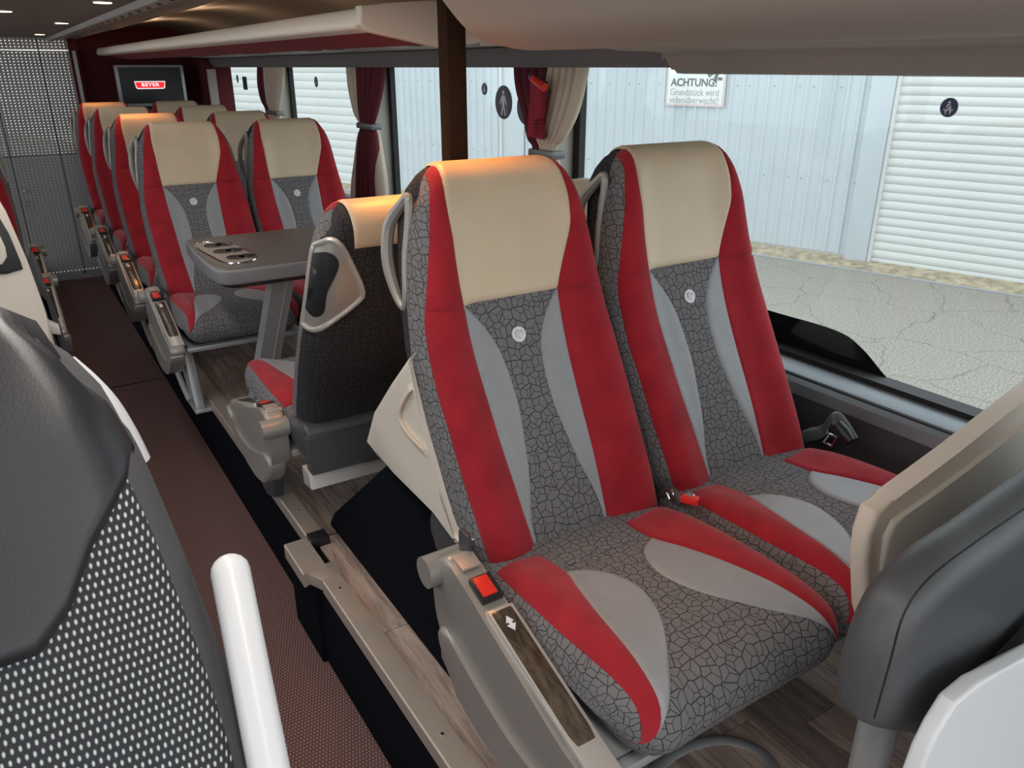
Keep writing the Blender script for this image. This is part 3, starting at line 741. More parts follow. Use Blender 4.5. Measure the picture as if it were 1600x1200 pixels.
bm = bmesh.new(); prism(bm, [(.738, 1.638), (.733, 1.60), (.745, 1.588), (.93, 1.556), (1.03, 1.566), (1.12, 1.598), (1.06, 1.645), (.96, 1.66), (.80, 1.645)], 1, Y0r - .015, Y0r + .02, .007, 3)
from_bm('end_cap', bm, M['cream_pl'], rack, True, True)

# amber reading lamps under the ceiling bins (they light the tops of some head rests)
def spot(x, y, z, pw, col, size=60, tgt=None, name='reading_lamp', blend=1.0, rad=.05):
    l = bpy.data.lights.new(name, 'SPOT'); l.energy = pw; l.color = col; l.spot_size = math.radians(size); l.spot_blend = blend; l.shadow_soft_size = rad
    o = bpy.data.objects.new(name + '_light', l); COL.objects.link(o); o.location = (x, y, z)
    d = (Vector(tgt) - Vector((x, y, z))) if tgt else Vector((0, 0, -1)); o.rotation_euler = d.to_track_quat('-Z', 'Y').to_euler(); return o
AM = (1.0, .33, .05)
spot(.70, 1.42, 1.64, 7, AM, 80, (.69, 1.30, 1.3))
spot(.80, 1.70, 1.56, 8.0, AM, 100, (.82, 1.62, 1.2))
spot(.62, 4.4, 1.66, 6, AM, 60, (.6, 4.3, 1.2))
spot(.62, 5.95, 1.66, 3, AM, 60, (.6, 5.85, 1.2))

for y in (2.3, 3.3, 4.4, 5.6):
    l = bpy.data.lights.new('shelf_lamp', 'POINT'); l.energy = 1.1; l.color = (1, .62, .36); l.shadow_soft_size = .03
    o = bpy.data.objects.new('shelf_lamp_light', l); COL.objects.link(o); o.location = (1.0, y, 1.66)
# ---------------------------------------------------------------- front overhead mouldings
bowl = cat([(.66, 1.66), (.70, 1.61), (.755, 1.565), (.85, 1.543), (.95, 1.548), (1.04, 1.578), (1.115, 1.63), (1.19, 1.70)], 5, False)
rows = []
for k in range(9):
    t = k / 8.0; y = 1.30 - 1.9 * t
    rows.append([(x, y - .03 * math.sin(PI * j / (len(bowl) - 1)) * 0 + .10 * math.sin(PI * j / (len(bowl) - 1)) * (1 - t), z + .012 * t) for j, (x, z) in enumerate(bowl)])
bm = bmesh.new(); prism(bm, [(x, z) for x, z in bowl] + [(1.19, 1.84), (.66, 1.84)], 1, -.9, 1.30, .012, 3)
struct(from_bm('ceiling_front_duct', bm, M['head_lit']))
bm = bmesh.new(); prism(bm, cat([(1.62, 1.503), (1.50, 1.498), (1.45, 1.4985), (1.425, 1.503), (1.402, 1.525), (1.385, 1.542), (1.35, 1.547), (1.21, 1.552), (1.08, 1.59), (.98, 1.64)], 4, False) + [(.98, 1.84), (1.7, 1.84), (1.7, 1.503)], 1, -.9, 1.50, .014, 3)
struct(from_bm('ceiling_front_panel', bm, M['head']))
bm = bmesh.new(); prism(bm, [(.95, 1.556), (1.2, 1.56), (1.45, 1.552), (1.5, 1.556), (1.5, 1.70), (.95, 1.70)], 1, 1.30, 1.62, .01, 2)
struct(from_bm('ceiling_bridge', bm, M['head']))
struct(box('ceiling_front', (.47, -1.2, 1.70), (1.7, 1.2, 1.76), M['head']))

# ---------------------------------------------------------------- carpeted pole
pole = thing('square_pole', (.80, 1.505, .78), 'dark brown carpet-covered square pole rising between the front seats and the table seats', 'pole')
box('pole_shaft', (.795, 1.480, .78), (.842, 1.525, 1.80), M['polecarpet'], pole, .012, True)

# ---------------------------------------------------------------- rear bulkhead
pt = thing('perforated_partition', (.1, YF, 0), 'perforated grey metal partition door at the rear end of the aisle', 'partition')
ex = [-.75, -.24, .085, .40, .60]
def pbox(name, lo, hi, mat, bev=0, par=pt): return box(name, lo, hi, M[mat], par, bev, True)
for a, b in zip(ex, ex[1:]):
    for z0, z1 in ((.06, .92), (.926, 1.62), (1.626, 1.70)):
        o = pbox('metal_panel', (a + .004, YF, z0), (b - .004, YF + .006, z1), 'perf')
pbox('partition_foot', (-.75, YF - .004, 0), (.6, YF + .01, .06), 'steel')
for a in ex[1:]: pbox('panel_joint', (a - .004, YF + .001, .06), (a + .004, YF + .012, 1.70), 'dark_pl')
pbox('panel_joint', (-.75, YF + .001, .92), (.6, YF + .012, .926), 'dark_pl')
for px, py in ((38, 298), (44, 319), (132, 424)):
    p = at(px, py, Y=YF); bm = bmesh.new(); cyl(bm, (p.x, YF, p.z), (p.x, YF - .02, p.z), .017, 18, .013); from_bm('door_knob', bm, M['chrome'], pt, True, True)
# dark stair well behind the lower half
struct(box('wall_back_lower', (-1.7, YF + .35, 0), (.62, YF + .4, .90), M['dark_pl']))
struct(box('wall_back', (.60, YF, 0), (1.62, YF + .06, 1.80), M['maroon']))
struct(box('wall_back_jamb', (.585, YF - .06, 0), (.64, YF + .01, 1.72), M['maroon']))
struct(box('trim_16', (.60, YF - .07, .3), (.622, YF - .055, 1.62), M['steel']))
struct(box('trim_17', (1.42, YF - .3, .3), (1.62, YF + .0, 1.60), M['maroon']))
struct(box('trim_18', (1.44, YF - .33, .8), (1.50, YF - .29, 1.50), M['head']))
# monitor
c4 = [at(177, 101, Y=6.55), at(284, 103, Y=6.55), at(291, 166, Y=6.55), at(187, 163, Y=6.55)]
mx0, mx1, mz0, mz1 = .835, 1.30, 1.247, 1.528
tv = thing('monitor', ((mx0 + mx1) / 2, 6.6, mz0), 'flat wall monitor with a grey frame showing a small red logo', 'monitor')
box('frame', (mx0, 6.55, mz0), (mx1, 6.60, mz1), M['steel'], tv, .004, True)
box('wall_bracket', (mx0 + .12, 6.60, mz0 + .06), (mx1 - .12, YF, mz1 - .06), M['black'], tv, 0, True)
box('screen', (mx0 + .022, 6.546, mz0 + .02), (mx1 - .022, 6.552, mz1 - .016), M['screen'], tv, 0, True)
cx, cz = (mx0 + mx1) / 2 - .012, (mz0 + mz1) / 2 + .005
for k, (s_, mt, off) in enumerate(((1.0, 'logo_white', .0), (.90, 'logo_red', .001))):
    bm = bmesh.new(); hw, hh = .105 * (s_ if k == 0 else .955), .026 * (s_ if k == 0 else .80)
    prism(bm, [(cx - hw, cz + hh), (cx + hw, cz + hh), (cx + hw * .93, cz - hh * .75), (cx + hw * .84, cz - hh), (cx - hw * .84, cz - hh), (cx - hw * .93, cz - hh * .75)], 1, 6.5445 - off, 6.547 - off)
    lg = from_bm('logo_badge', bm, M[mt], tv, False, True)
def text(name, body, loc, rot, size, mat, parent=None, extr=.0005, sx=1.0, align='CENTER', bold=0.0, sp=1.0):
    cu = bpy.data.curves.new(name, 'FONT'); cu.body = body; cu.size = size; cu.extrude = extr; cu.align_x = align; cu.align_y = 'CENTER'; cu.offset = bold; cu.space_character = sp
    tmp = bpy.data.objects.new(name, cu); me = bpy.data.meshes.new_from_object(tmp); bpy.data.objects.remove(tmp); bpy.data.curves.remove(cu)
    me.transform(Matrix.Diagonal((sx, 1, 1, 1)))
    mt = Matrix.Translation(loc) @ rot
    me.transform(mt); me.name = name
    return link(name, me, mat, parent, False, parent is not None)
text('logo_lettering', 'BEYER', (cx, 6.5425, cz + .001), Matrix.Rotation(PI / 2, 4, 'X'), .031, M['logo_white'], tv, .0004, 1.3, bold=.0005, sp=1.12)

# left wall with its windows, unseen from here but letting daylight in
lwl = struct(box('wall_left', (-1.75, -1.2, 0), (-1.70, YF, .85), M['wallpanel']))
for k, y in enumerate((.6, 2.1, 3.6, 5.1, 6.6)):
    struct(box('trim_%d' % (20 + k), (-1.76, y, .85), (-1.68, y + .12, 1.72), M['pillar']))

# ================================================================== seats
XS = .76
G_FR = 'large front pair of seats'
s1 = make_seat('coach_seat', True, (.76, .95, .315), 0, 'large near aisle seat, cream headrest glowing orange at its top edge', None)
add_handle(s1)
s2 = make_seat('coach_seat', False, (1.20, .95, .322), 0, 'large near window seat with seat belt lying on its cushion', None)
add_handle(s2)
# back shells of the front pair
def shell(t, world_x0, world_x1):
    bm = bmesh.new()
    pts = [(at(px, py, X=world_x0).y, at(px, py, X=world_x0).z) for px, py in ((640, 552), (612, 600), (585, 645), (570, 690), (590, 716), (614, 738), (676, 800), (722, 850))] + [(1.05, .72), (1.10, .80), (1.157, .915), (1.21, 1.02)]
    prism(bm, pts[::-1], 0, world_x0, world_x1, .012, 3)
    from_bm('back_shell', bm, M['cream_pl'], t, True, True)
    g = cat([tuple(at(px, py, X=world_x0 - .001)) for px, py in ((642, 604), (632, 620), (625, 640), (627, 658), (638, 678), (652, 694), (666, 708))], 5, False)
    bm = bmesh.new(); tube(bm, g, .012, 8, flat=.35); from_bm('shell_rib', bm, M['beige_pl'], t, True, True)
shell(s1, .548, .97); 
bm = bmesh.new(); prism(bm, [(1.20, .74), (1.43, .77), (1.34, .92), (1.27, 1.05)], 0, .99, 1.38, .01); from_bm('back_shell', bm, M['cream_pl'], s2, True, True)
# recliner knob seen beside the cushion
bm = bmesh.new(); p = at(727, 850, X=.535); bx(bm, p, (.012, .03, .05), .005); from_bm('recliner_lever', bm, M['dark_pl'], s1, True, True)

names = ['table-facing aisle seat', 'aisle seat directly behind the table-facing one', 'aisle seat second from the rear bulkhead', 'rearmost aisle seat on the right side']
DY = [3.27, 4.04, 4.82, 5.60]
LA = ['aisle seat facing the table, nearest of the four in the aisle row', 'second aisle seat behind the table, its cream headrest lit orange', 'third aisle seat behind the table, with a shaded headrest', 'rearmost aisle seat, nearest the perforated partition']
LW = ['window seat facing the table, left of the burgundy and cream curtain', 'window seat in the second row behind the table', 'window seat in the third row behind the table', 'rearmost window seat, below the monitor']
XO = [.655, .650, .645, .638]
def dup(o, loc, label):
    c = copy_tree(o); c.location = loc; c['label'] = label; return c
ra = make_seat('coach_seat', True, (XO[0], DY[0], .262), 0, LA[0], 'rear aisle-side coach seats'); add_handle(ra)
rw = make_seat('coach_seat', False, (XO[0] + .44, DY[0], .262), 0, LW[0], 'rear window-side coach seats'); add_handle(rw)
for i in (1, 2, 3):
    dup(ra, (XO[i], DY[i], .262), LA[i]); dup(rw, (XO[i] + .44, DY[i], .262), LW[i])
for q in (1, 2):
    c = dup(ra, (-.175, [0, 3.75, 4.45][q], .262), ['', 'red-sided seat at the left picture edge, nearer armrest buckle', 'seat at the left picture edge, farther armrest buckle'][q]); c['group'] = 'left-side coach seats'; c.scale.x = -1

# rear-facing pair with its back to the front seats
def rear_facing(x, label, aisle):
    t = make_seat('rear_facing_seat', aisle, (x, 1.99, .262), PI, label, None, rear=True)
    t.scale = (-1, 1, .945)
    for ch in t.children:
        if ch.name.startswith('armrest_console'): ch.location = (.004, -.015, -.03)
    return t
rf = rear_facing(.72, 'rear-facing aisle seat seen from behind, charcoal patterned back with grey grip recess', True)
rf2 = rear_facing(1.16, 'rear-facing window seat, its cream top showing between the two large seats', False)
def recess(t):
    s_ = lambda z: next(bp_.s[i] + (bp_.s[i + 1] - bp_.s[i]) * (z - bp_.o[i][1]) / (bp_.o[i + 1][1] - bp_.o[i][1]) for i in range(50, len(bp_.o) - 1) if (bp_.o[i][1] - z) * (bp_.o[i + 1][1] - z) <= 0 and bp_.s[i] > s_top + .05)
    tri = [(-.160, .965), (-.182, .93), (-.2005, .85), (-.2035, .77), (-.190, .735), (-.150, .765), (-.098, .805), (-.088, .83), (-.112, .895), (-.138, .95)]
    mx_, mz_ = sum(p[0] for p in tri) / 10, sum(p[1] for p in tri) / 10
    cp2 = cat(tri, 5)
    P3 = [tuple(bp_.P(s_(z), x, .003)) for x, z in cp2]
    bm = bmesh.new(); tube(bm, P3, .0075, 8, closed=True); from_bm('grip_bezel', bm, M['silver_lt'], t)
    rings = [[tuple(bp_.P(s_(mz_ + (z - mz_) * k), mx_ + (x - mx_) * k, .0045)) for x, z in cp2] for k in (1, .75, .5, .25, .0)]
    o = link('grip_recess', grid_mesh('grip_recess', rings, closed_u=True), M['silver'], t, False)
    sl_ = cat([(-.160, .935), (-.142, .905), (-.165, .84), (-.172, .785), (-.190, .775), (-.1935, .85), (-.180, .92)], 4)
    mx_, mz_ = sum(p[0] for p in sl_) / len(sl_), sum(p[1] for p in sl_) / len(sl_)
    rings = [[tuple(bp_.P(s_(mz_ + (z - mz_) * k), mx_ + (x - mx_) * k, .0062)) for x, z in sl_] for k in (1, .7, .4, .0)]
    link('grip_slot', grid_mesh('grip_slot', rings, closed_u=True), M['black'], t, False)
recess(rf)
bm = bmesh.new(); prism(bm, [(.20, .30), (.20, .40), (.235, .405), (.24, .30)], 0, -.205, .205, .004); from_bm('back_sill', bm, M['dark_pl'], rf)
bm = bmesh.new(); prism(bm, [(.17, .245), (.17, .30), (.225, .30), (.235, .255)], 0, -.21, .21, .004); from_bm('base_bar', bm, M['silver_lt'], rf)
bm = bmesh.new(); prism(bm, [(-.25, .22), (-.20, .26), (-.10, .24), (-.08, .16), (-.12, .05), (-.19, .025), (-.24, .03), (-.25, .10)], 0, -.225, -.19, .008); from_bm('pedestal_foot', bm, M['dark_pl'], rf)

# belt buckle between the front seats, belt tongue and webbing at the window
t = thing('seat_belt_buckle', tuple(at(1060, 778, X=.985)), 'red and chrome seat belt buckle between the two large front seats', 'seat belt buckle')
p = at(1078, 780, X=.975)
bm = bmesh.new(); bx(bm, p, (.018, .034, .014), .003, Matrix.Rotation(.5, 4, 'Z')); from_bm('buckle_body', bm, M['redbtn'], t, True, True)
bm = bmesh.new(); bx(bm, p + Vector((0.002, .003, .008)), (.011, .018, .003), .001, Matrix.Rotation(.5, 4, 'Z')); from_bm('buckle_plate', bm, M['chrome'], t, True, True)
bm = bmesh.new(); tube(bm, cat([tuple(at(1030, 770, X=.985)), tuple(at(1045, 764, X=.985)), tuple(at(1058, 775, X=.98)), tuple(at(1066, 784, X=.98))], 5, False), .009, 8, flat=.35); from_bm('belt_strap', bm, M['dark_pl'], t, True, True)
bm = bmesh.new(); tube(bm, [tuple(at(x, y, X=.98)) for x, y in ((1040, 768), (1050, 766), (1057, 778), (1046, 781))], .003, 6, closed=True); from_bm('belt_ring', bm, M['chrome'], t, True, True)
XBELT = 1.45
t = thing('seat_belt', tuple(at(1300, 680, X=XBELT)), 'black seat belt with chrome tongue on the window seat cushion', 'seat belt')
web = cat([tuple(at(x, y, X=XBELT)) for x, y in ((1246, 686), (1262, 680), (1280, 676), (1292, 668))], 5, False)
bm = bmesh.new(); tube(bm, web, .018, 10, flat=.2); from_bm('webbing', bm, M['leather_gry'], t, True, True)
bm = bmesh.new(); web = cat([tuple(at(x, y, X=XBELT)) for x, y in ((1285, 676), (1296, 658), (1305, 652), (1318, 668), (1330, 688))], 5, False); tube(bm, web, .016, 10, flat=.22); from_bm('webbing_fold', bm, M['leather_gry'], t, True, True)
pa, pb = at(1308, 662, X=XBELT - .01), at(1330, 690, X=XBELT - .01)
bm = bmesh.new(); tube(bm, [pa, (pa + pb) / 2, pb], .014, 12, rr=[.012, .016, .012]); from_bm('belt_housing', bm, M['black'], t, True, True)
bm = bmesh.new(); tube(bm, [tuple(at(x, y, X=XBELT - .02)) for x, y in ((1286, 690), (1297, 678), (1308, 683), (1300, 697))], .0035, 8, closed=True); from_bm('belt_tongue', bm, M['chrome'], t, True, True)

# ---------------------------------------------------------------- table
ZT = .95
t = thing('table', (.7, 2.66, ZP), 'grey coach table with drinks recess, on a slanted metal leg', 'table')
top = [(.497, 2.90), (.480, 2.56), (.484, 2.50), (.50, 2.42), (.53, 2.39), (1.46, 2.39), (1.46, 2.93), (.52, 2.93)]
tp = [(.500, 2.915), (.484, 2.70), (.482, 2.52), (.488, 2.43), (.506, 2.395), (.53, 2.385), (1.46, 2.385), (1.46, 2.935), (.515, 2.93)]
bm = bmesh.new(); prism(bm, tp, 2, ZT - .050, ZT - .004, .007, 3); from_bm('table_edge', bm, M['table_edge'], t, True, True)
bm = bmesh.new(); prism(bm, [(.5 + (x - .5) * .99 + .006 if x < 1 else x - .006, 2.66 + (y - 2.66) * .965) for x, y in tp], 2, ZT - .02, ZT, .003, 2); from_bm('table_top', bm, M['table'], t, True, True)
bm = bmesh.new(); prism(bm, [(x + .02 if x < 1 else x - .01, 2.66 + (y - 2.66) * .94) for x, y in tp], 2, ZT - .064, ZT - .048, .003, 2); from_bm('table_underside', bm, M['black'], t, True, True)
rim = cat([(.505, 2.76), (.515, 2.60), (.535, 2.47), (.60, 2.455), (.635, 2.52), (.63, 2.68), (.59, 2.80), (.53, 2.83)], 5)
bm = bmesh.new(); tube(bm, [(x, y, ZT + .001) for x, y in rim], .0035, 6, closed=True); from_bm('recess_rim', bm, M['chrome'], t, True, True)
bm = bmesh.new(); prism(bm, rim, 2, ZT - .002, ZT + .0015); rp = from_bm('recess_plate', bm, M['alu'], t, False, True)
for x, y in ((.560, 2.755), (.565, 2.645), (.580, 2.535)):
    for dx in (0, .034):
        bm = bmesh.new(); cyl(bm, (x + dx, y, ZT + .0012), (x + dx, y, ZT + .0026), .030, 24); cp = from_bm('cup_hole', bm, M['black'], t, True, True)
        bm = bmesh.new(); tube(bm, [(x + dx + .03 * math.cos(a * PI / 12), y + .03 * math.sin(a * PI / 12), ZT + .003) for a in range(24)], .0016, 6, closed=True); from_bm('cup_ring', bm, M['dark_pl'], t, True, True)
la, lb = at(440, 428, Z=ZT - .06), at(416, 570, Y=2.60)
dirn = (lb - la); k = (ZP - la.z) / dirn.z; lb = la + dirn * k
bm = bmesh.new()
for x0, x1, b_ in ((-.036, .008, .002), (.010, .036, .002)):
    vs = []
    q = [(x0, -.03), (x1, -.03), (x1, .03), (x0, .03)]
    A = [bm.verts.new(la + Vector((a, b, 0))) for a, b in q]; B = [bm.verts.new(lb + Vector((a, b, 0))) for a, b in q]
    bm.faces.new(A); bm.faces.new(B[::-1])
    for i in range(4): bm.faces.new((A[i], B[i], B[(i + 1) % 4], A[(i + 1) % 4]))
from_bm('table_leg', bm, M['steel'], t, False, True)
bm = bmesh.new(); tube(bm, [la + Vector((.011, -.031, 0)), lb + Vector((.011, -.031, 0))], .003, 6); from_bm('leg_edge', bm, M['silver_lt'], t, True, True)

# ---------------------------------------------------------------- near left seat in black leather and woven cloth
LP = Pad([(.26, .66), (.36, .80), (.46, .96), (.53, 1.10), (.585, 1.22), (.61, 1.29), (.645, 1.332), (.69, 1.335), (.715, 1.29), (.70, 1.15), (.62, .96), (.50, .80), (.42, .66)],
         [(.34, .66), (.44, .80), (.54, .96), (.61, 1.10), (.64, 1.22), (.650, 1.26), (.655, 1.275), (.66, 1.275), (.665, 1.26), (.65, 1.15), (.58, .96), (.48, .80), (.38, .66)], lambda s: .3, .0, u0=.86, pw=2.2)
LX = -.205
lt = []
for z, x in ((.66, .10), (.85, .094), (.96, .086), (1.05, .077), (1.12, .068), (1.18, .058), (1.25, .046), (1.29, .036), (1.32, .018), (1.336, .0)):
    lt.append((z, x - LX))
lt2 = []
for i, (y, z) in enumerate(LP.o): lt2.append((LP.s[i], lerp_tab(lt, z)))
LP.width = lambda s: lerp_tab(lt2, s)
ls_top = LP.s[6 * 6 + 3]
t = thing('front_left_seat', (LX, .45, .285), 'large blurred black leather and white-dotted cloth seat at the left foreground', 'seat')
def lmove(o): 
    o.location = Vector((LX, 0, 0)) - Vector(t.location); return o
lmove(link('seat_body', LP.body('seat_body', 0, LP.L, 70, 28), M['grey_cloth'], t, False))
# dotted cloth panel
def lz(tab):
    t_ = sorted((LP.s_of(z), x) for z, x in tab); t_ = smooth_tab(t_, 5); return lambda s: lerp_tab(t_, s)
side = lz([(.66, .200), (.82, .222), (.90, .245), (.98, .262), (1.05, .262), (1.12, .255), (1.20, .243), (1.25, .232)])
lmove(link('dotted_cloth_panel', LP.panel('dotted_cloth_panel', neg(side), side, LP.s_of(.66), LP.s_of(1.225), 50, 24, .004), M['dots'], t, False))
# leather head panel: lower edge runs down towards the middle
def head_panel():
    rows, uvs = [], []
    sb = ls_top + .04
    n = 30
    for i in range(n + 1):
        r, u2 = [], []
        for j in range(41):
            u = -1 + 2 * j / 40
            au = abs(u)
            # lower edge in z as a function of u
            zl = lerp_tab([(0, 1.125), (.60, 1.128), (.70, 1.150), (.80, 1.185), (.97, 1.228), (1, 1.24)], au)
            s0 = LP.s_of(zl)
            s = s0 + (sb - s0) * i / n
            x = u * LP.width(s) * .985
            d = min(i / n * (sb - s0), (1 - au) * .25)
            off = -.003 + .014 * min(1, max(0, d) / .012) ** .5
            r.append(LP.P(s, x, off)); u2.append((x, s))
        rows.append(r); uvs.append(u2)
    return grid_mesh('leather_head_panel', rows, uvs=uvs)
lmove(link('leather_head_panel', head_panel(), M['leather_blk'], t, False))
edge = cat([tuple(at(x, y, Y=.70)) for x, y in ((105, 570), (140, 600), (172, 635), (200, 680), (221, 722))], 5, False)
bm = bmesh.new(); tube(bm, edge, .010, 10, flat=.6); from_bm('shell_edge', bm, M['white_pl'], t, True, True)
# white grab bar beside it
g0, g1 = at(360, 893, Y=.57), at(432, 1260, Y=.46)
g1 = g1 + (g1 - g0).normalized() * .55
tb = thing('grab_bar', tuple(g1), 'rounded white grab bar standing beside the dotted left seat', 'grab bar')
dv = (g0 - g1); pts = [g1 + dv * k / 10 for k in range(10)] + [g0]
bm = bmesh.new()
e = dv.normalized(); L = dv.length
pts = [g1 + e * (L * k / 8) for k in range(9)] + [g0 + e * (.0145 * math.sin(a)) for a in (.4, .8, 1.15, 1.4, 1.55)]
rr = [.0175 - .002 * min(1, (8 - k) * 0 + 1) for k in range(9)] + [.0155 * math.cos(a) for a in (.4, .8, 1.15, 1.4, 1.53)]
tube(bm, pts, .02, 18, rr=rr); from_bm('bar', bm, M['white_pl'], tb, True, True)

# ---------------------------------------------------------------- pale shell of a left-hand seat behind it
YL = 1.60
def plate(name, pix, Y, th, mat, parent, bev=.006, sm=0, dy=0):
    pp = [at(x, y, Y=Y) for x, y in pix]; o_ = [(p.x, p.z) for p in pp]
    if sm: o_ = cat(o_, sm)
    bm = bmesh.new(); prism(bm, o_, 1, Y + dy, Y + th + dy, bev, 3); return from_bm(name, bm, M[mat], parent, True, True)
t = thing('left_seat_shell', tuple(at(40, 560, Y=YL)), 'pale plastic seat back with black recess at the left edge, charcoal fabric side', 'seat')
plate('back_shell', [(-120, 300), (-10, 300), (10, 335), (45, 415), (72, 490), (92, 560), (60, 600), (-120, 600)], YL, .05, 'cream_pl', t, .012)
plate('recess', [(-80, 330), (-4, 335), (14, 365), (32, 408), (36, 420), (10, 428), (-80, 430)], YL, .01, 'black', t, .002, 0, -.004)
plate('recess_flap', [(-80, 340), (-8, 350), (8, 385), (11, 400), (4, 412), (-80, 418)], YL, .008, 'cream_pl', t, .003, 0, -.010)
plate('fabric_side', [(62, 440), (74, 455), (92, 510), (108, 550), (122, 600), (60, 640)], YL + .06, .35, 'pattern_back', t, .012)
plate('corner_trim', [(74, 503), (93, 512), (96, 524), (82, 522)], YL + .03, .03, 'silver_lt', t, .002)

# ---------------------------------------------------------------- right foreground: shell, padded rail, white panel
YS = .50
t = thing('front_seat_shell', tuple(at(1450, 950, Y=YS)), 'cream plastic seat back shell at the right edge, in front of the window seat', 'seat back')
sh = [(1353, 880), (1358, 840), (1372, 800), (1398, 782), (1440, 751), (1500, 706), (1560, 658), (1640, 595), (1760, 520), (1800, 900), (1500, 1010), (1365, 998), (1355, 960)]
plate('shell_rim', sh, YS, .03, 'beige_pl', t, .010)
inn = [(1374, 880), (1380, 836), (1392, 812), (1412, 798), (1450, 772), (1510, 728), (1565, 685), (1650, 620), (1760, 560), (1780, 900), (1500, 1000), (1374, 985)]
plate('shell_panel', inn, YS, .02, 'cream_pl', t, .008, 0, -.008)
plate('shell_hole', [(1418, 905), (1422, 880), (1438, 860), (1460, 852), (1475, 860), (1450, 905)], YS, .01, 'black', t, .002, 4, -.0095)

YPD = .36
t = thing('padded_rail', tuple(at(1372, 1240, Y=YPD)), 'dark grey vinyl padded rail on a steel post at the lower right edge', 'rail')
po = [(1327, 1105), (1334, 1060), (1352, 1000), (1380, 940), (1415, 895), (1460, 855), (1520, 815), (1590, 765), (1680, 700), (1790, 640), (1800, 900), (1700, 1000), (1610, 1045), (1555, 1080), (1520, 1108), (1470, 1133), (1420, 1138), (1370, 1132), (1338, 1122)]
def pillow(name, pix, Y, depth, mat, parent, n=10):
    base = [at(x, y, Y=Y) for x, y in cat(pix, 4)]
    poly = [(p.x, p.z) for p in base]; N_ = len(poly)
    # signed area for the inward direction
    ar = sum(poly[i][0] * poly[(i + 1) % N_][1] - poly[(i + 1) % N_][0] * poly[i][1] for i in range(N_))
    bm = bmesh.new()
    cx_ = [(0, 0)] * N_
    rings = []
    def inset(k):
        out = []
        for i in range(N_):
            a, b = poly[i - 1], poly[(i + 1) % N_]; tx, tz = b[0] - a[0], b[1] - a[1]; l = math.hypot(tx, tz) or 1
            nx, nz = (-tz / l, tx / l) if ar > 0 else (tz / l, -tx / l)
            out.append((poly[i][0] + nx * k, poly[i][1] + nz * k))
        return out
    R_ = .040
    for sgn in (-1, 1):
        for j in range(n + 1):
            a = (PI / 2) * (j / n) ; k = R_ * (1 - math.cos(a)); dd = depth * math.sin(a)
            if sgn == 1 and j == 0: continue
            rings.append((sgn, [bm.verts.new((x, Y + sgn * dd, z)) for x, z in inset(k)]))
    fr = [r for s_, r in rings if s_ == -1][::-1] + [r for s_, r in rings if s_ == 1]
    for A, B in zip(fr, fr[1:]):
        for i in range(N_): bm.faces.new((A[i], A[(i + 1) % N_], B[(i + 1) % N_], B[i]))
    for r in (fr[0], fr[-1]):
        f = bm.faces.new(r)
    bmesh.ops.triangulate(bm, faces=[f for f in bm.faces if len(f.verts) > 4])
    return from_bm(name, bm, M[mat], parent, True, True, 60)
pillow('padding', po, YPD, .035, 'leather_gry', t)
seam = cat([tuple(at(x, y, Y=YPD - .033)) for x, y in ((1366, 1122), (1378, 1080), (1392, 1030), (1412, 960), (1450, 905), (1520, 850), (1600, 795), (1700, 730))], 5, False)
bm = bmesh.new(); tube(bm, seam, .0012, 6); from_bm('seam', bm, M['gasket'], t, True, True)
bm = bmesh.new(); pz = at(1373, 1130, Y=YPD + .02); cyl(bm, (pz.x, pz.y, ZP), (pz.x, pz.y, pz.z + .03), .0235, 28); from_bm('post', bm, M['steel'], t, True, True)
bm = bmesh.new(); cyl(bm, (pz.x, pz.y, ZP), (pz.x, pz.y, ZP + .012), .045, 28); from_bm('post_foot', bm, M['steel'], t, True, True)
t = thing('white_side_panel', tuple(at(1520, 1250, Y=.28)), 'smooth white plastic panel in the bottom right corner', 'panel')
plate('panel_face', [(1428, 1240), (1450, 1180), (1470, 1140), (1495, 1100), (1530, 1070), (1570, 1050), (1640, 1010), (1740, 1300), (1700, 1420), (1415, 1420), (1418, 1280)], .28, .02, 'white_pl', t, .005)
plate('panel_gap', [(1550, 1075), (1570, 1030), (1640, 960), (1640, 1040)], .302, .012, 'black', t, .002)

# round floor rail at the bottom edge
t = thing('floor_rail', tuple(at(1125, 1165, Z=ZP)), 'curved grey metal floor rail on the planks at the bottom edge', 'rail')
arc = cat([tuple(at(x, y, Z=ZP + .006)) for x, y in ((1000, 1235), (1030, 1195), (1060, 1172), (1100, 1157), (1140, 1155), (1180, 1168), (1205, 1190), (1225, 1230))], 5, False)
bm = bmesh.new(); tube(bm, arc, .013, 8, flat=1); 
for v in bm.verts: v.co.z = ZP + .001 + (v.co.z - ZP) * .35
from_bm('rail_strip', bm, M['steel'], t, True, True)

# ---------------------------------------------------------------- curtains
def curtain(name, rowsL, label, parts, X=1.545, tie=None):
    t = thing(name, tuple(at(rowsL[0][0], rowsL[0][1], X=X)), label, 'curtain', 'curtains at the window pillars')
    for nme, mat, rows_, fold, dx in parts:
        rr_ = smooth_tab([(y, a, b) for y, a, b in rows_], 5); out = []
        for y, a, b in rr_:
            A, B = at(a, y, X=X + dx), at(b, y, X=X + dx); r = []
            wdt = abs(A.y - B.y); n = fold * 8
            for i in range(n + 1):
                u = i / n; p = A.lerp(B, u); amp = min(.028, wdt * .5 / fold * 1.2)
                r.append((p.x + amp * math.sin(u * fold * 2 * PI + .7) , p.y + amp * .25 * math.sin(u * fold * 4 * PI), p.z))
            out.append(r)
        me = grid_mesh(nme, out); o = link(nme, me, M[mat], t, False, True)
        sm = o.modifiers.new('thick', 'SOLIDIFY'); sm.thickness = .003
    if tie:
        bm = bmesh.new(); c = [at(x, y, X=X - .02) for x, y in tie]
        cc = (c[0] + c[1]) / 2; bx(bm, cc, (.055, abs(c[0].y - c[1].y) + .006, .026), .006); from_bm('tie_back', bm, M['tieback'], t, True, True)
    return t
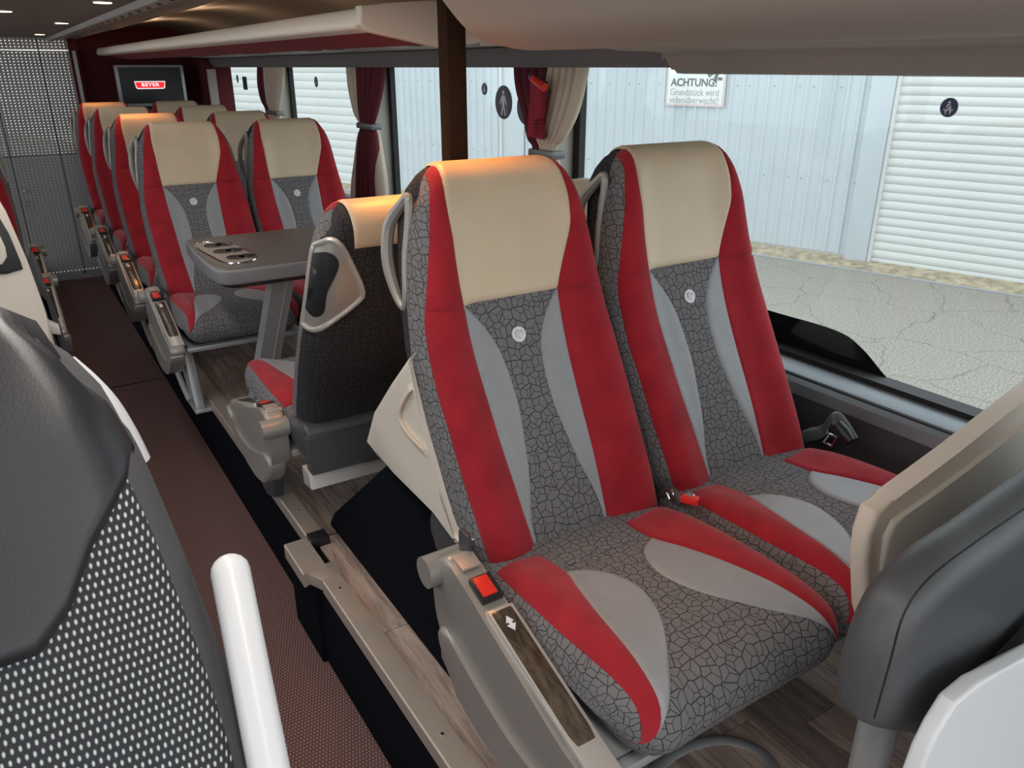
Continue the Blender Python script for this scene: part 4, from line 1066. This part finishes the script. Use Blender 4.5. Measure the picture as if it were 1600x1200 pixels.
curtain('curtain', [(860, 107)], 'burgundy and cream curtain gathered beside the red safety hammer case', [
    ('burgundy_cloth', 'curt_red', [(100, 808, 862), (140, 812, 858), (180, 822, 862), (215, 828, 862), (235, 835, 852), (300, 828, 860)], 4, .02),
    ('cream_cloth', 'curt_cream', [(100, 862, 915), (140, 855, 908), (180, 847, 897), (215, 842, 880), (236, 846, 868), (300, 842, 885)], 5, -.02)], tie=[(836, 240), (872, 240)])
curtain('curtain', [(570, 107)], 'burgundy curtain with cream edges, in front of the outdoor shutter, left of the pole', [
    ('burgundy_cloth', 'curt_red', [(100, 560, 598), (140, 563, 593), (180, 566, 585), (197, 567, 582), (215, 565, 586), (260, 562, 588), (315, 560, 590)], 4, -.01),
    ('cream_cloth', 'curt_cream', [(100, 543, 566), (140, 548, 568), (180, 560, 570), (197, 566, 571), (215, 562, 569), (260, 557, 566), (315, 552, 566)], 2, .0),
    ('cream_lining', 'curt_cream', [(200, 584, 588), (240, 586, 594), (280, 588, 600), (315, 588, 603)], 1, .01)], tie=[(565, 197), (588, 197)])
curtain('curtain', [(425, 107)], 'cream and burgundy curtain tied back behind the second-row headrests', [
    ('burgundy_cloth', 'curt_red', [(100, 405, 420), (130, 405, 420), (155, 411, 423), (172, 420, 428), (195, 420, 427)], 2, .01),
    ('cream_cloth', 'curt_cream', [(100, 415, 441), (130, 417, 440), (155, 421, 437), (174, 425, 435), (195, 420, 438), (215, 418, 440)], 4, -.01)], tie=[(421, 176), (438, 176)])
curtain('curtain', [(335, 107)], 'dark burgundy curtain at the farthest window, beside the monitor wall', [
    ('burgundy_cloth', 'curt_red', [(100, 327, 343), (140, 329, 343), (165, 332, 342), (200, 331, 344)], 3, -.01)], tie=[(334, 163), (345, 163)])
# safety hammer case
t = thing('safety_hammer', tuple(at(835, 210, X=1.46)), 'red emergency hammer in a red holder hanging before the burgundy curtain', 'safety hammer')
def hplate(name, pix, X, th, mat, bev=.003):
    pp = [at(x, y, X=X) for x, y in pix]; bm = bmesh.new(); prism(bm, [(p.y, p.z) for p in pp], 0, X, X + th, bev); return from_bm(name, bm, M[mat], t, True, True)
hplate('holder', [(826, 163), (838, 161), (840, 216), (823, 213)], 1.46, .03, 'redbtn' if False else 'rackred')
hplate('holder_back', [(828, 125), (852, 127), (846, 218), (826, 214)], 1.485, .012, 'rackred')
hplate('hammer_handle', [(835, 135), (846, 140), (842, 185), (834, 185)], 1.455, .025, 'rackred')
pa, pb = at(829, 120, X=1.45), at(851, 137, X=1.45)
bm = bmesh.new(); tube(bm, [pa, pa.lerp(pb, .15), pb], .016, 12, rr=[.004, .011, .013]); from_bm('hammer_head', bm, M['redbtn'], t, True, True)
bm = bmesh.new(); cyl(bm, pa + Vector((0, .004, .002)), pa.lerp(pb, .2), .006, 10, .012); from_bm('hammer_tip', bm, M['chrome'], t, True, True)
for k in range(9):
    hplate('grip_rib', [(833, 166 + k * 5.3), (839, 166.5 + k * 5.3), (839, 168.5 + k * 5.3), (833, 168 + k * 5.3)], 1.456, .006, 'maroon', .0005)

# ---------------------------------------------------------------- stickers on the window
XG = 1.646
def sticker(px, py, rad, label, mat, fig, rz=None):
    c = at(px, py, X=XG); t = thing('window_sticker', tuple(c), label, 'sticker')
    def at2(u, v, off): return Vector((XG - off, c.y - u, c.z + v))
    def shape(name, pts, off, m_, th=.0006):
        bm = bmesh.new(); A = [bm.verts.new(at2(u * rad, v * rad, off)) for u, v in pts]; B = [bm.verts.new(at2(u * rad, v * rad, off + th)) for u, v in pts]
        n = len(pts); bm.faces.new(A[::-1]); bm.faces.new(B)
        for i in range(n): bm.faces.new((A[i], A[(i + 1) % n], B[(i + 1) % n], B[i]))
        return from_bm(name, bm, M[m_], t, False, True)
    circ = lambda r, cx_=0, cy_=0, n=32: [(cx_ + r * math.cos(2 * PI * k / n), cy_ + r * math.sin(2 * PI * k / n)) for k in range(n)]
    shape('sticker_rim', circ(1), 0, 'stick_white' if mat == 'stick_blue' else 'stick_grey', .0004); shape('sticker_disc', circ(.94), .0006, mat)
    if fig == 'belt':
        shape('pictogram_head', circ(.14, .0, .52), .0014, 'stick_white')
        shape('pictogram_body', [(-.16, .34), (.16, .34), (.26, .20), (.30, -.15), (.12, -.22), (-.12, -.22), (-.30, -.15), (-.26, .20)], .0014, 'stick_white')
        shape('pictogram_leg', [(-.12, -.24), (-.02, -.30), (-.20, -.42), (-.16, -.66), (-.26, -.68), (-.36, -.34), (-.55, -.24), (-.52, -.15), (-.3, -.2)], .0014, 'stick_white')
        shape('pictogram_leg', [(.12, -.24), (.3, -.2), (.52, -.15), (.55, -.24), (.36, -.34), (.26, -.68), (.16, -.66), (.20, -.42), (.02, -.30)], .0014, 'stick_white')
        shape('pictogram_belt', [(.22, .34), (.30, .28), (-.20, -.20), (-.28, -.14)], .0021, mat)
    if fig == 'cane':
        shape('pictogram_head', circ(.125, 0, .58), .0014, 'stick_white')
        shape('pictogram_body', [(-.12, .42), (.12, .42), (.22, .34), (.42, -.08), (.34, -.14), (.17, .15), (.14, -.2), (.28, -.76), (.14, -.76), (0, -.25), (-.14, -.76), (-.28, -.76), (-.14, -.2), (-.17, .15), (-.34, -.14), (-.42, -.08), (-.22, .34)], .0014, 'stick_white')
        shape('pictogram_cane', [(.36, -.10), (.39, -.10), (.50, -.74), (.47, -.74)], .0014, 'stick_white')
    return t
sticker(1483, 168, .019, 'round dark blue seat belt sticker on the right window', 'stick_blue', 'belt')
sticker(787, 160, .060, 'large round slate sticker showing a person with a cane, right of the pole', 'stick_grey', 'cane')
sticker(822, 168, .060, 'round slate sticker half hidden by the burgundy curtain', 'stick_grey', 'none')
sticker(757, 139, .022, 'small oval-looking seat belt sticker next to the pole', 'stick_grey', 'belt')
sticker(494, 128, .030, 'small dark sticker on the middle window, over the outdoor shutter', 'stick_grey', 'belt')
sticker(371, 123, .030, 'small dark sticker on the farthest window, left of the green sticker', 'stick_grey', 'belt')
g = at(383, 130, X=XG); o = box('window_sticker', (XG - .002, g.y - .055, g.z - .045), (XG, g.y + .055, g.z + .045), M['green']); tag(o, 'small green rectangular emergency exit sticker on the farthest window', 'sticker')

# ================================================================== outside
ZG = -1.2
A0 = at(1600, 450, Z=ZG); A1 = at(1170, 385, Z=ZG)
dw = Vector((A1.x - A0.x, A1.y - A0.y, 0)).normalized(); nw = Vector((-dw.y, dw.x, 0)); nw = nw if nw.x < 0 else -nw   # towards the bus
def along(px, py=200):
    "distance along the outer wall line at a pixel column"
    r = FW + RT * ((px - 800) / FPX) - UP * ((py - 600) / FPX)
    # solve CAM + r t = A0 + dw s (x, y)
    det = r.x * (-dw.y) + dw.x * r.y
    bx_, by_ = A0.x - CAM.x, A0.y - CAM.y
    tt = (bx_ * (-dw.y) + dw.x * by_) / det
    P = CAM + r * tt; return (Vector((P.x, P.y, 0)) - Vector((A0.x, A0.y, 0))).dot(dw), P
ROT = Matrix(((dw.x, nw.x, 0, 0), (dw.y, nw.y, 0, 0), (0, 0, 1, 0), (0, 0, 0, 1)))
BASE = Matrix.Translation((A0.x, A0.y, 0)) @ ROT     # local: x along the wall, y towards the bus
def wallthing(name, label, cat_):
    t = bpy.data.objects.new(name, None); COL.objects.link(t); t.matrix_world = BASE; tag(t, label, cat_); return t
def wp(name, bm, mat, t, smooth=True):
    o = from_bm(name, bm, M[mat], t, smooth); return o
gr = struct(box('floor_outside', (-30, -40, ZG - .1), (60, 70, ZG), M['asphalt']))
def shutter(s0, s1, label, step=.118, zt=3.2):
    t = wallthing('roller_shutter', label, 'shutter'); n = int((zt - ZG - .12) / step)
    bm = bmesh.new(); prism(bm, cat([(0, 0), (.014, .018), (.022, step * .45), (.016, step * .85), (.004, step - .012), (-.012, step - .008), (-.012, .004)], 3), 0, 0, 1); bmesh.ops.recalc_face_normals(bm, faces=bm.faces)
    me_ = bpy.data.meshes.new('slat'); bm.to_mesh(me_); bm.free(); me_.materials.append(M['slat'])
    for k in range(n):
        o = bpy.data.objects.new('slat', me_); COL.objects.link(o); o.parent = t; o.location = (s0, 0, ZG + .12 + k * step); o.scale = (s1 - s0, 1, 1)
    bm = bmesh.new(); bx(bm, ((s0 + s1) / 2, -.03, (ZG + zt) / 2), (s1 - s0, .02, zt - ZG)); wp('shutter_back', bm, 'slat', t, False)
    bm = bmesh.new(); bx(bm, ((s0 + s1) / 2, 0, ZG + .06), (s1 - s0, .05, .11), .01); wp('bottom_rail', bm, 'slat', t)
    return t
def corrugated(s0, s1, label, zb=None, zt=3.2, pitch=.20):
    t = wallthing('sheet_metal_wall', label, 'wall'); zb = ZG + .10 if zb is None else zb
    x = s0; W_ = 1.0
    while x < s1 - .05:
        w_ = min(W_, s1 - x); pts = []
        k = 0.0
        while k < w_ - 1e-6:
            for u, d in ((0, 0), (.10, 0), (.125, .030), (.155, .030), (.18, 0)):
                if k + u < w_: pts.append((k + u, d))
            k += pitch
        pts.append((w_, 0)); front = [(a, d) for a, d in pts]; back = [(a, d - .004) for a, d in pts][::-1]
        bm = bmesh.new(); prism(bm, front + back, 2, zb, zt)
        o = wp('corrugated_sheet', bm, 'corr', t, False); o.location.x = x
        for zz in (zb + 1.05, zb + 2.35):
            for kk in range(5):
                if kk * pitch + .05 < w_ and kk % 2 == 0:
                    bm = bmesh.new(); cyl(bm, (kk * pitch + .05, .0, zz), (kk * pitch + .05, .012, zz), .012, 8); sc_ = wp('rivet', bm, 'steel', o)
        x += W_
    return t
sR = along(1372, 250)[0]; sL = along(792, 150)[0]; sD = along(850, 150)[0]; sL2 = along(575, 200)[0]
shutter(sR - 5.5, sR - .12, 'off-white roller shutter outside the right window')
corrugated(sR + .22, sL - .4, 'pale blue corrugated sheet wall outside the large right window')
corrugated(sL + .1, sL2, 'corrugated sheet wall outside, seen around the dark pole')
shutter(sL2 + .2, sL2 + 30, 'off-white roller shutter outside the left windows behind the seats', .19, 4.6)
t = wallthing('wall_post', 'light grey-blue sheet metal corner post between corrugated wall and shutter', 'post')
bm = bmesh.new(); bx(bm, (sR + .07, .05, (ZG + 3.2) / 2), (.32, .10, 3.2 - ZG), .008); wp('post_cladding', bm, 'corr', t)
bm = bmesh.new(); bx(bm, (sR - .12, .03, (ZG + 3.2) / 2), (.05, .08, 3.2 - ZG), .004); wp('shutter_guide', bm, 'slat', t)
t = wallthing('flat_wall_panel', 'smooth pale panel in the outside wall beside the cane sticker', 'panel')
bm = bmesh.new(); bx(bm, (sL - .2 + .0, .03, (ZG + 3.2) / 2), (.55, .03, 3.2 - ZG), .004); wp('panel_sheet', bm, 'corr', t)
bm = bmesh.new(); bx(bm, (sL + .10, .06, (ZG + 3.2) / 2), (.06, .05, 3.2 - ZG), .004); wp('panel_strip', bm, 'slat', t)
# sandy verge and drain edge
t = wallthing('sandy_verge', 'dry grass and sand strip along the foot of the outside wall', 'verge'); t['kind'] = 'structure'
bm = bmesh.new()
nx = 160; x0_, x1_ = sR - 6, sR + 40
prev = None
for i in range(nx + 1):
    x = x0_ + (x1_ - x0_) * i / nx
    r = [bm.verts.new((x, .0, ZG + .07)), bm.verts.new((x, .14, ZG + .05 + .025 * random.random())), bm.verts.new((x, .30, ZG + .03 + .02 * random.random())), bm.verts.new((x, .46 + .03 * random.random(), ZG + .002))]
    if prev:
        for k in range(3): bm.faces.new((prev[k], r[k], r[k + 1], prev[k + 1]))
    prev = r
wp('verge_ground', bm, 'dirt', t)
bm = bmesh.new(); bx(bm, ((x0_ + x1_) / 2, .52, ZG + .008), (x1_ - x0_, .06, .02), .004); wp('drain_edge', bm, 'steel', t)
# camera warning sign on the sheet wall
sa, Pa = along(1042, 160); sb_, Pb = along(1133, 160)
ztop = along(1088, 100)[1].z; zbot = along(1088, 166)[1].z
t = wallthing('warning_sign', 'white camera surveillance notice board on the corrugated wall', 'sign')
bm = bmesh.new(); bx(bm, ((sa + sb_) / 2, .045, (ztop + zbot) / 2 + .1), (abs(sa - sb_), .012, ztop - zbot + .2), .004); wp('sign_board', bm, 'sign', t)
wS = abs(sa - sb_); mxs = (sa + sb_) / 2; hS = ztop - zbot
for lo, hi in (((min(sa, sb_) + .015, zbot + .015), (max(sa, sb_) - .015, zbot + .028)), ((min(sa, sb_) + .012, zbot + .015), (min(sa, sb_) + .025, ztop + .15)), ((max(sa, sb_) - .025, zbot + .015), (max(sa, sb_) - .012, ztop + .15))):
    bm = bmesh.new(); bx(bm, ((lo[0] + hi[0]) / 2, .0525, (lo[1] + hi[1]) / 2), (hi[0] - lo[0], .002, hi[1] - lo[1])); wp('sign_border', bm, 'signred', t, False)
def signtext(body, s_, z, size, mat, sx=1.0, al='LEFT', bold=0):
    cu = bpy.data.curves.new('lettering', 'FONT'); cu.body = body; cu.size = size; cu.extrude = .001; cu.align_x = al; cu.align_y = 'CENTER'; cu.offset = bold
    tmp = bpy.data.objects.new('lettering', cu); me_ = bpy.data.meshes.new_from_object(tmp); bpy.data.objects.remove(tmp); bpy.data.curves.remove(cu)
    # text runs against +x of the wall (left to right seen from the bus)
    R_ = Matrix(((-sx, 0, 0, s_), (0, 0, 1, .054), (0, 1, 0, z), (0, 0, 0, 1)))
    me_.transform(R_); link('lettering', me_, M[mat], t, False)
left = max(sa, sb_)
signtext('ACHTUNG!', left - wS * .08, zbot + hS * .56, wS * .155, 'ink', .98, bold=.003)
signtext('Grundstück wird', left - wS * .07, zbot + hS * .33, wS * .142, 'ink_lt', .86)
signtext('videoüberwacht!', left - wS * .07, zbot + hS * .14, wS * .142, 'ink_lt', .88)
bm = bmesh.new(); bx(bm, (left - wS * .80, .056, zbot + hS * .86), (wS * .24, .002, wS * .09), 0, Matrix.Rotation(.6, 4, 'Y')); wp('camera_pictogram', bm, 'ink', t, False)
bm = bmesh.new(); bx(bm, (left - wS * .84, .056, zbot + hS * .70), (wS * .05, .002, wS * .14), 0, Matrix.Rotation(-.3, 4, 'Y')); wp('camera_pictogram', bm, 'ink', t, False)
bm = bmesh.new(); bx(bm, (left - wS * .91, .056, zbot + hS * .66), (wS * .07, .002, wS * .04)); wp('camera_pictogram', bm, 'ink', t, False)
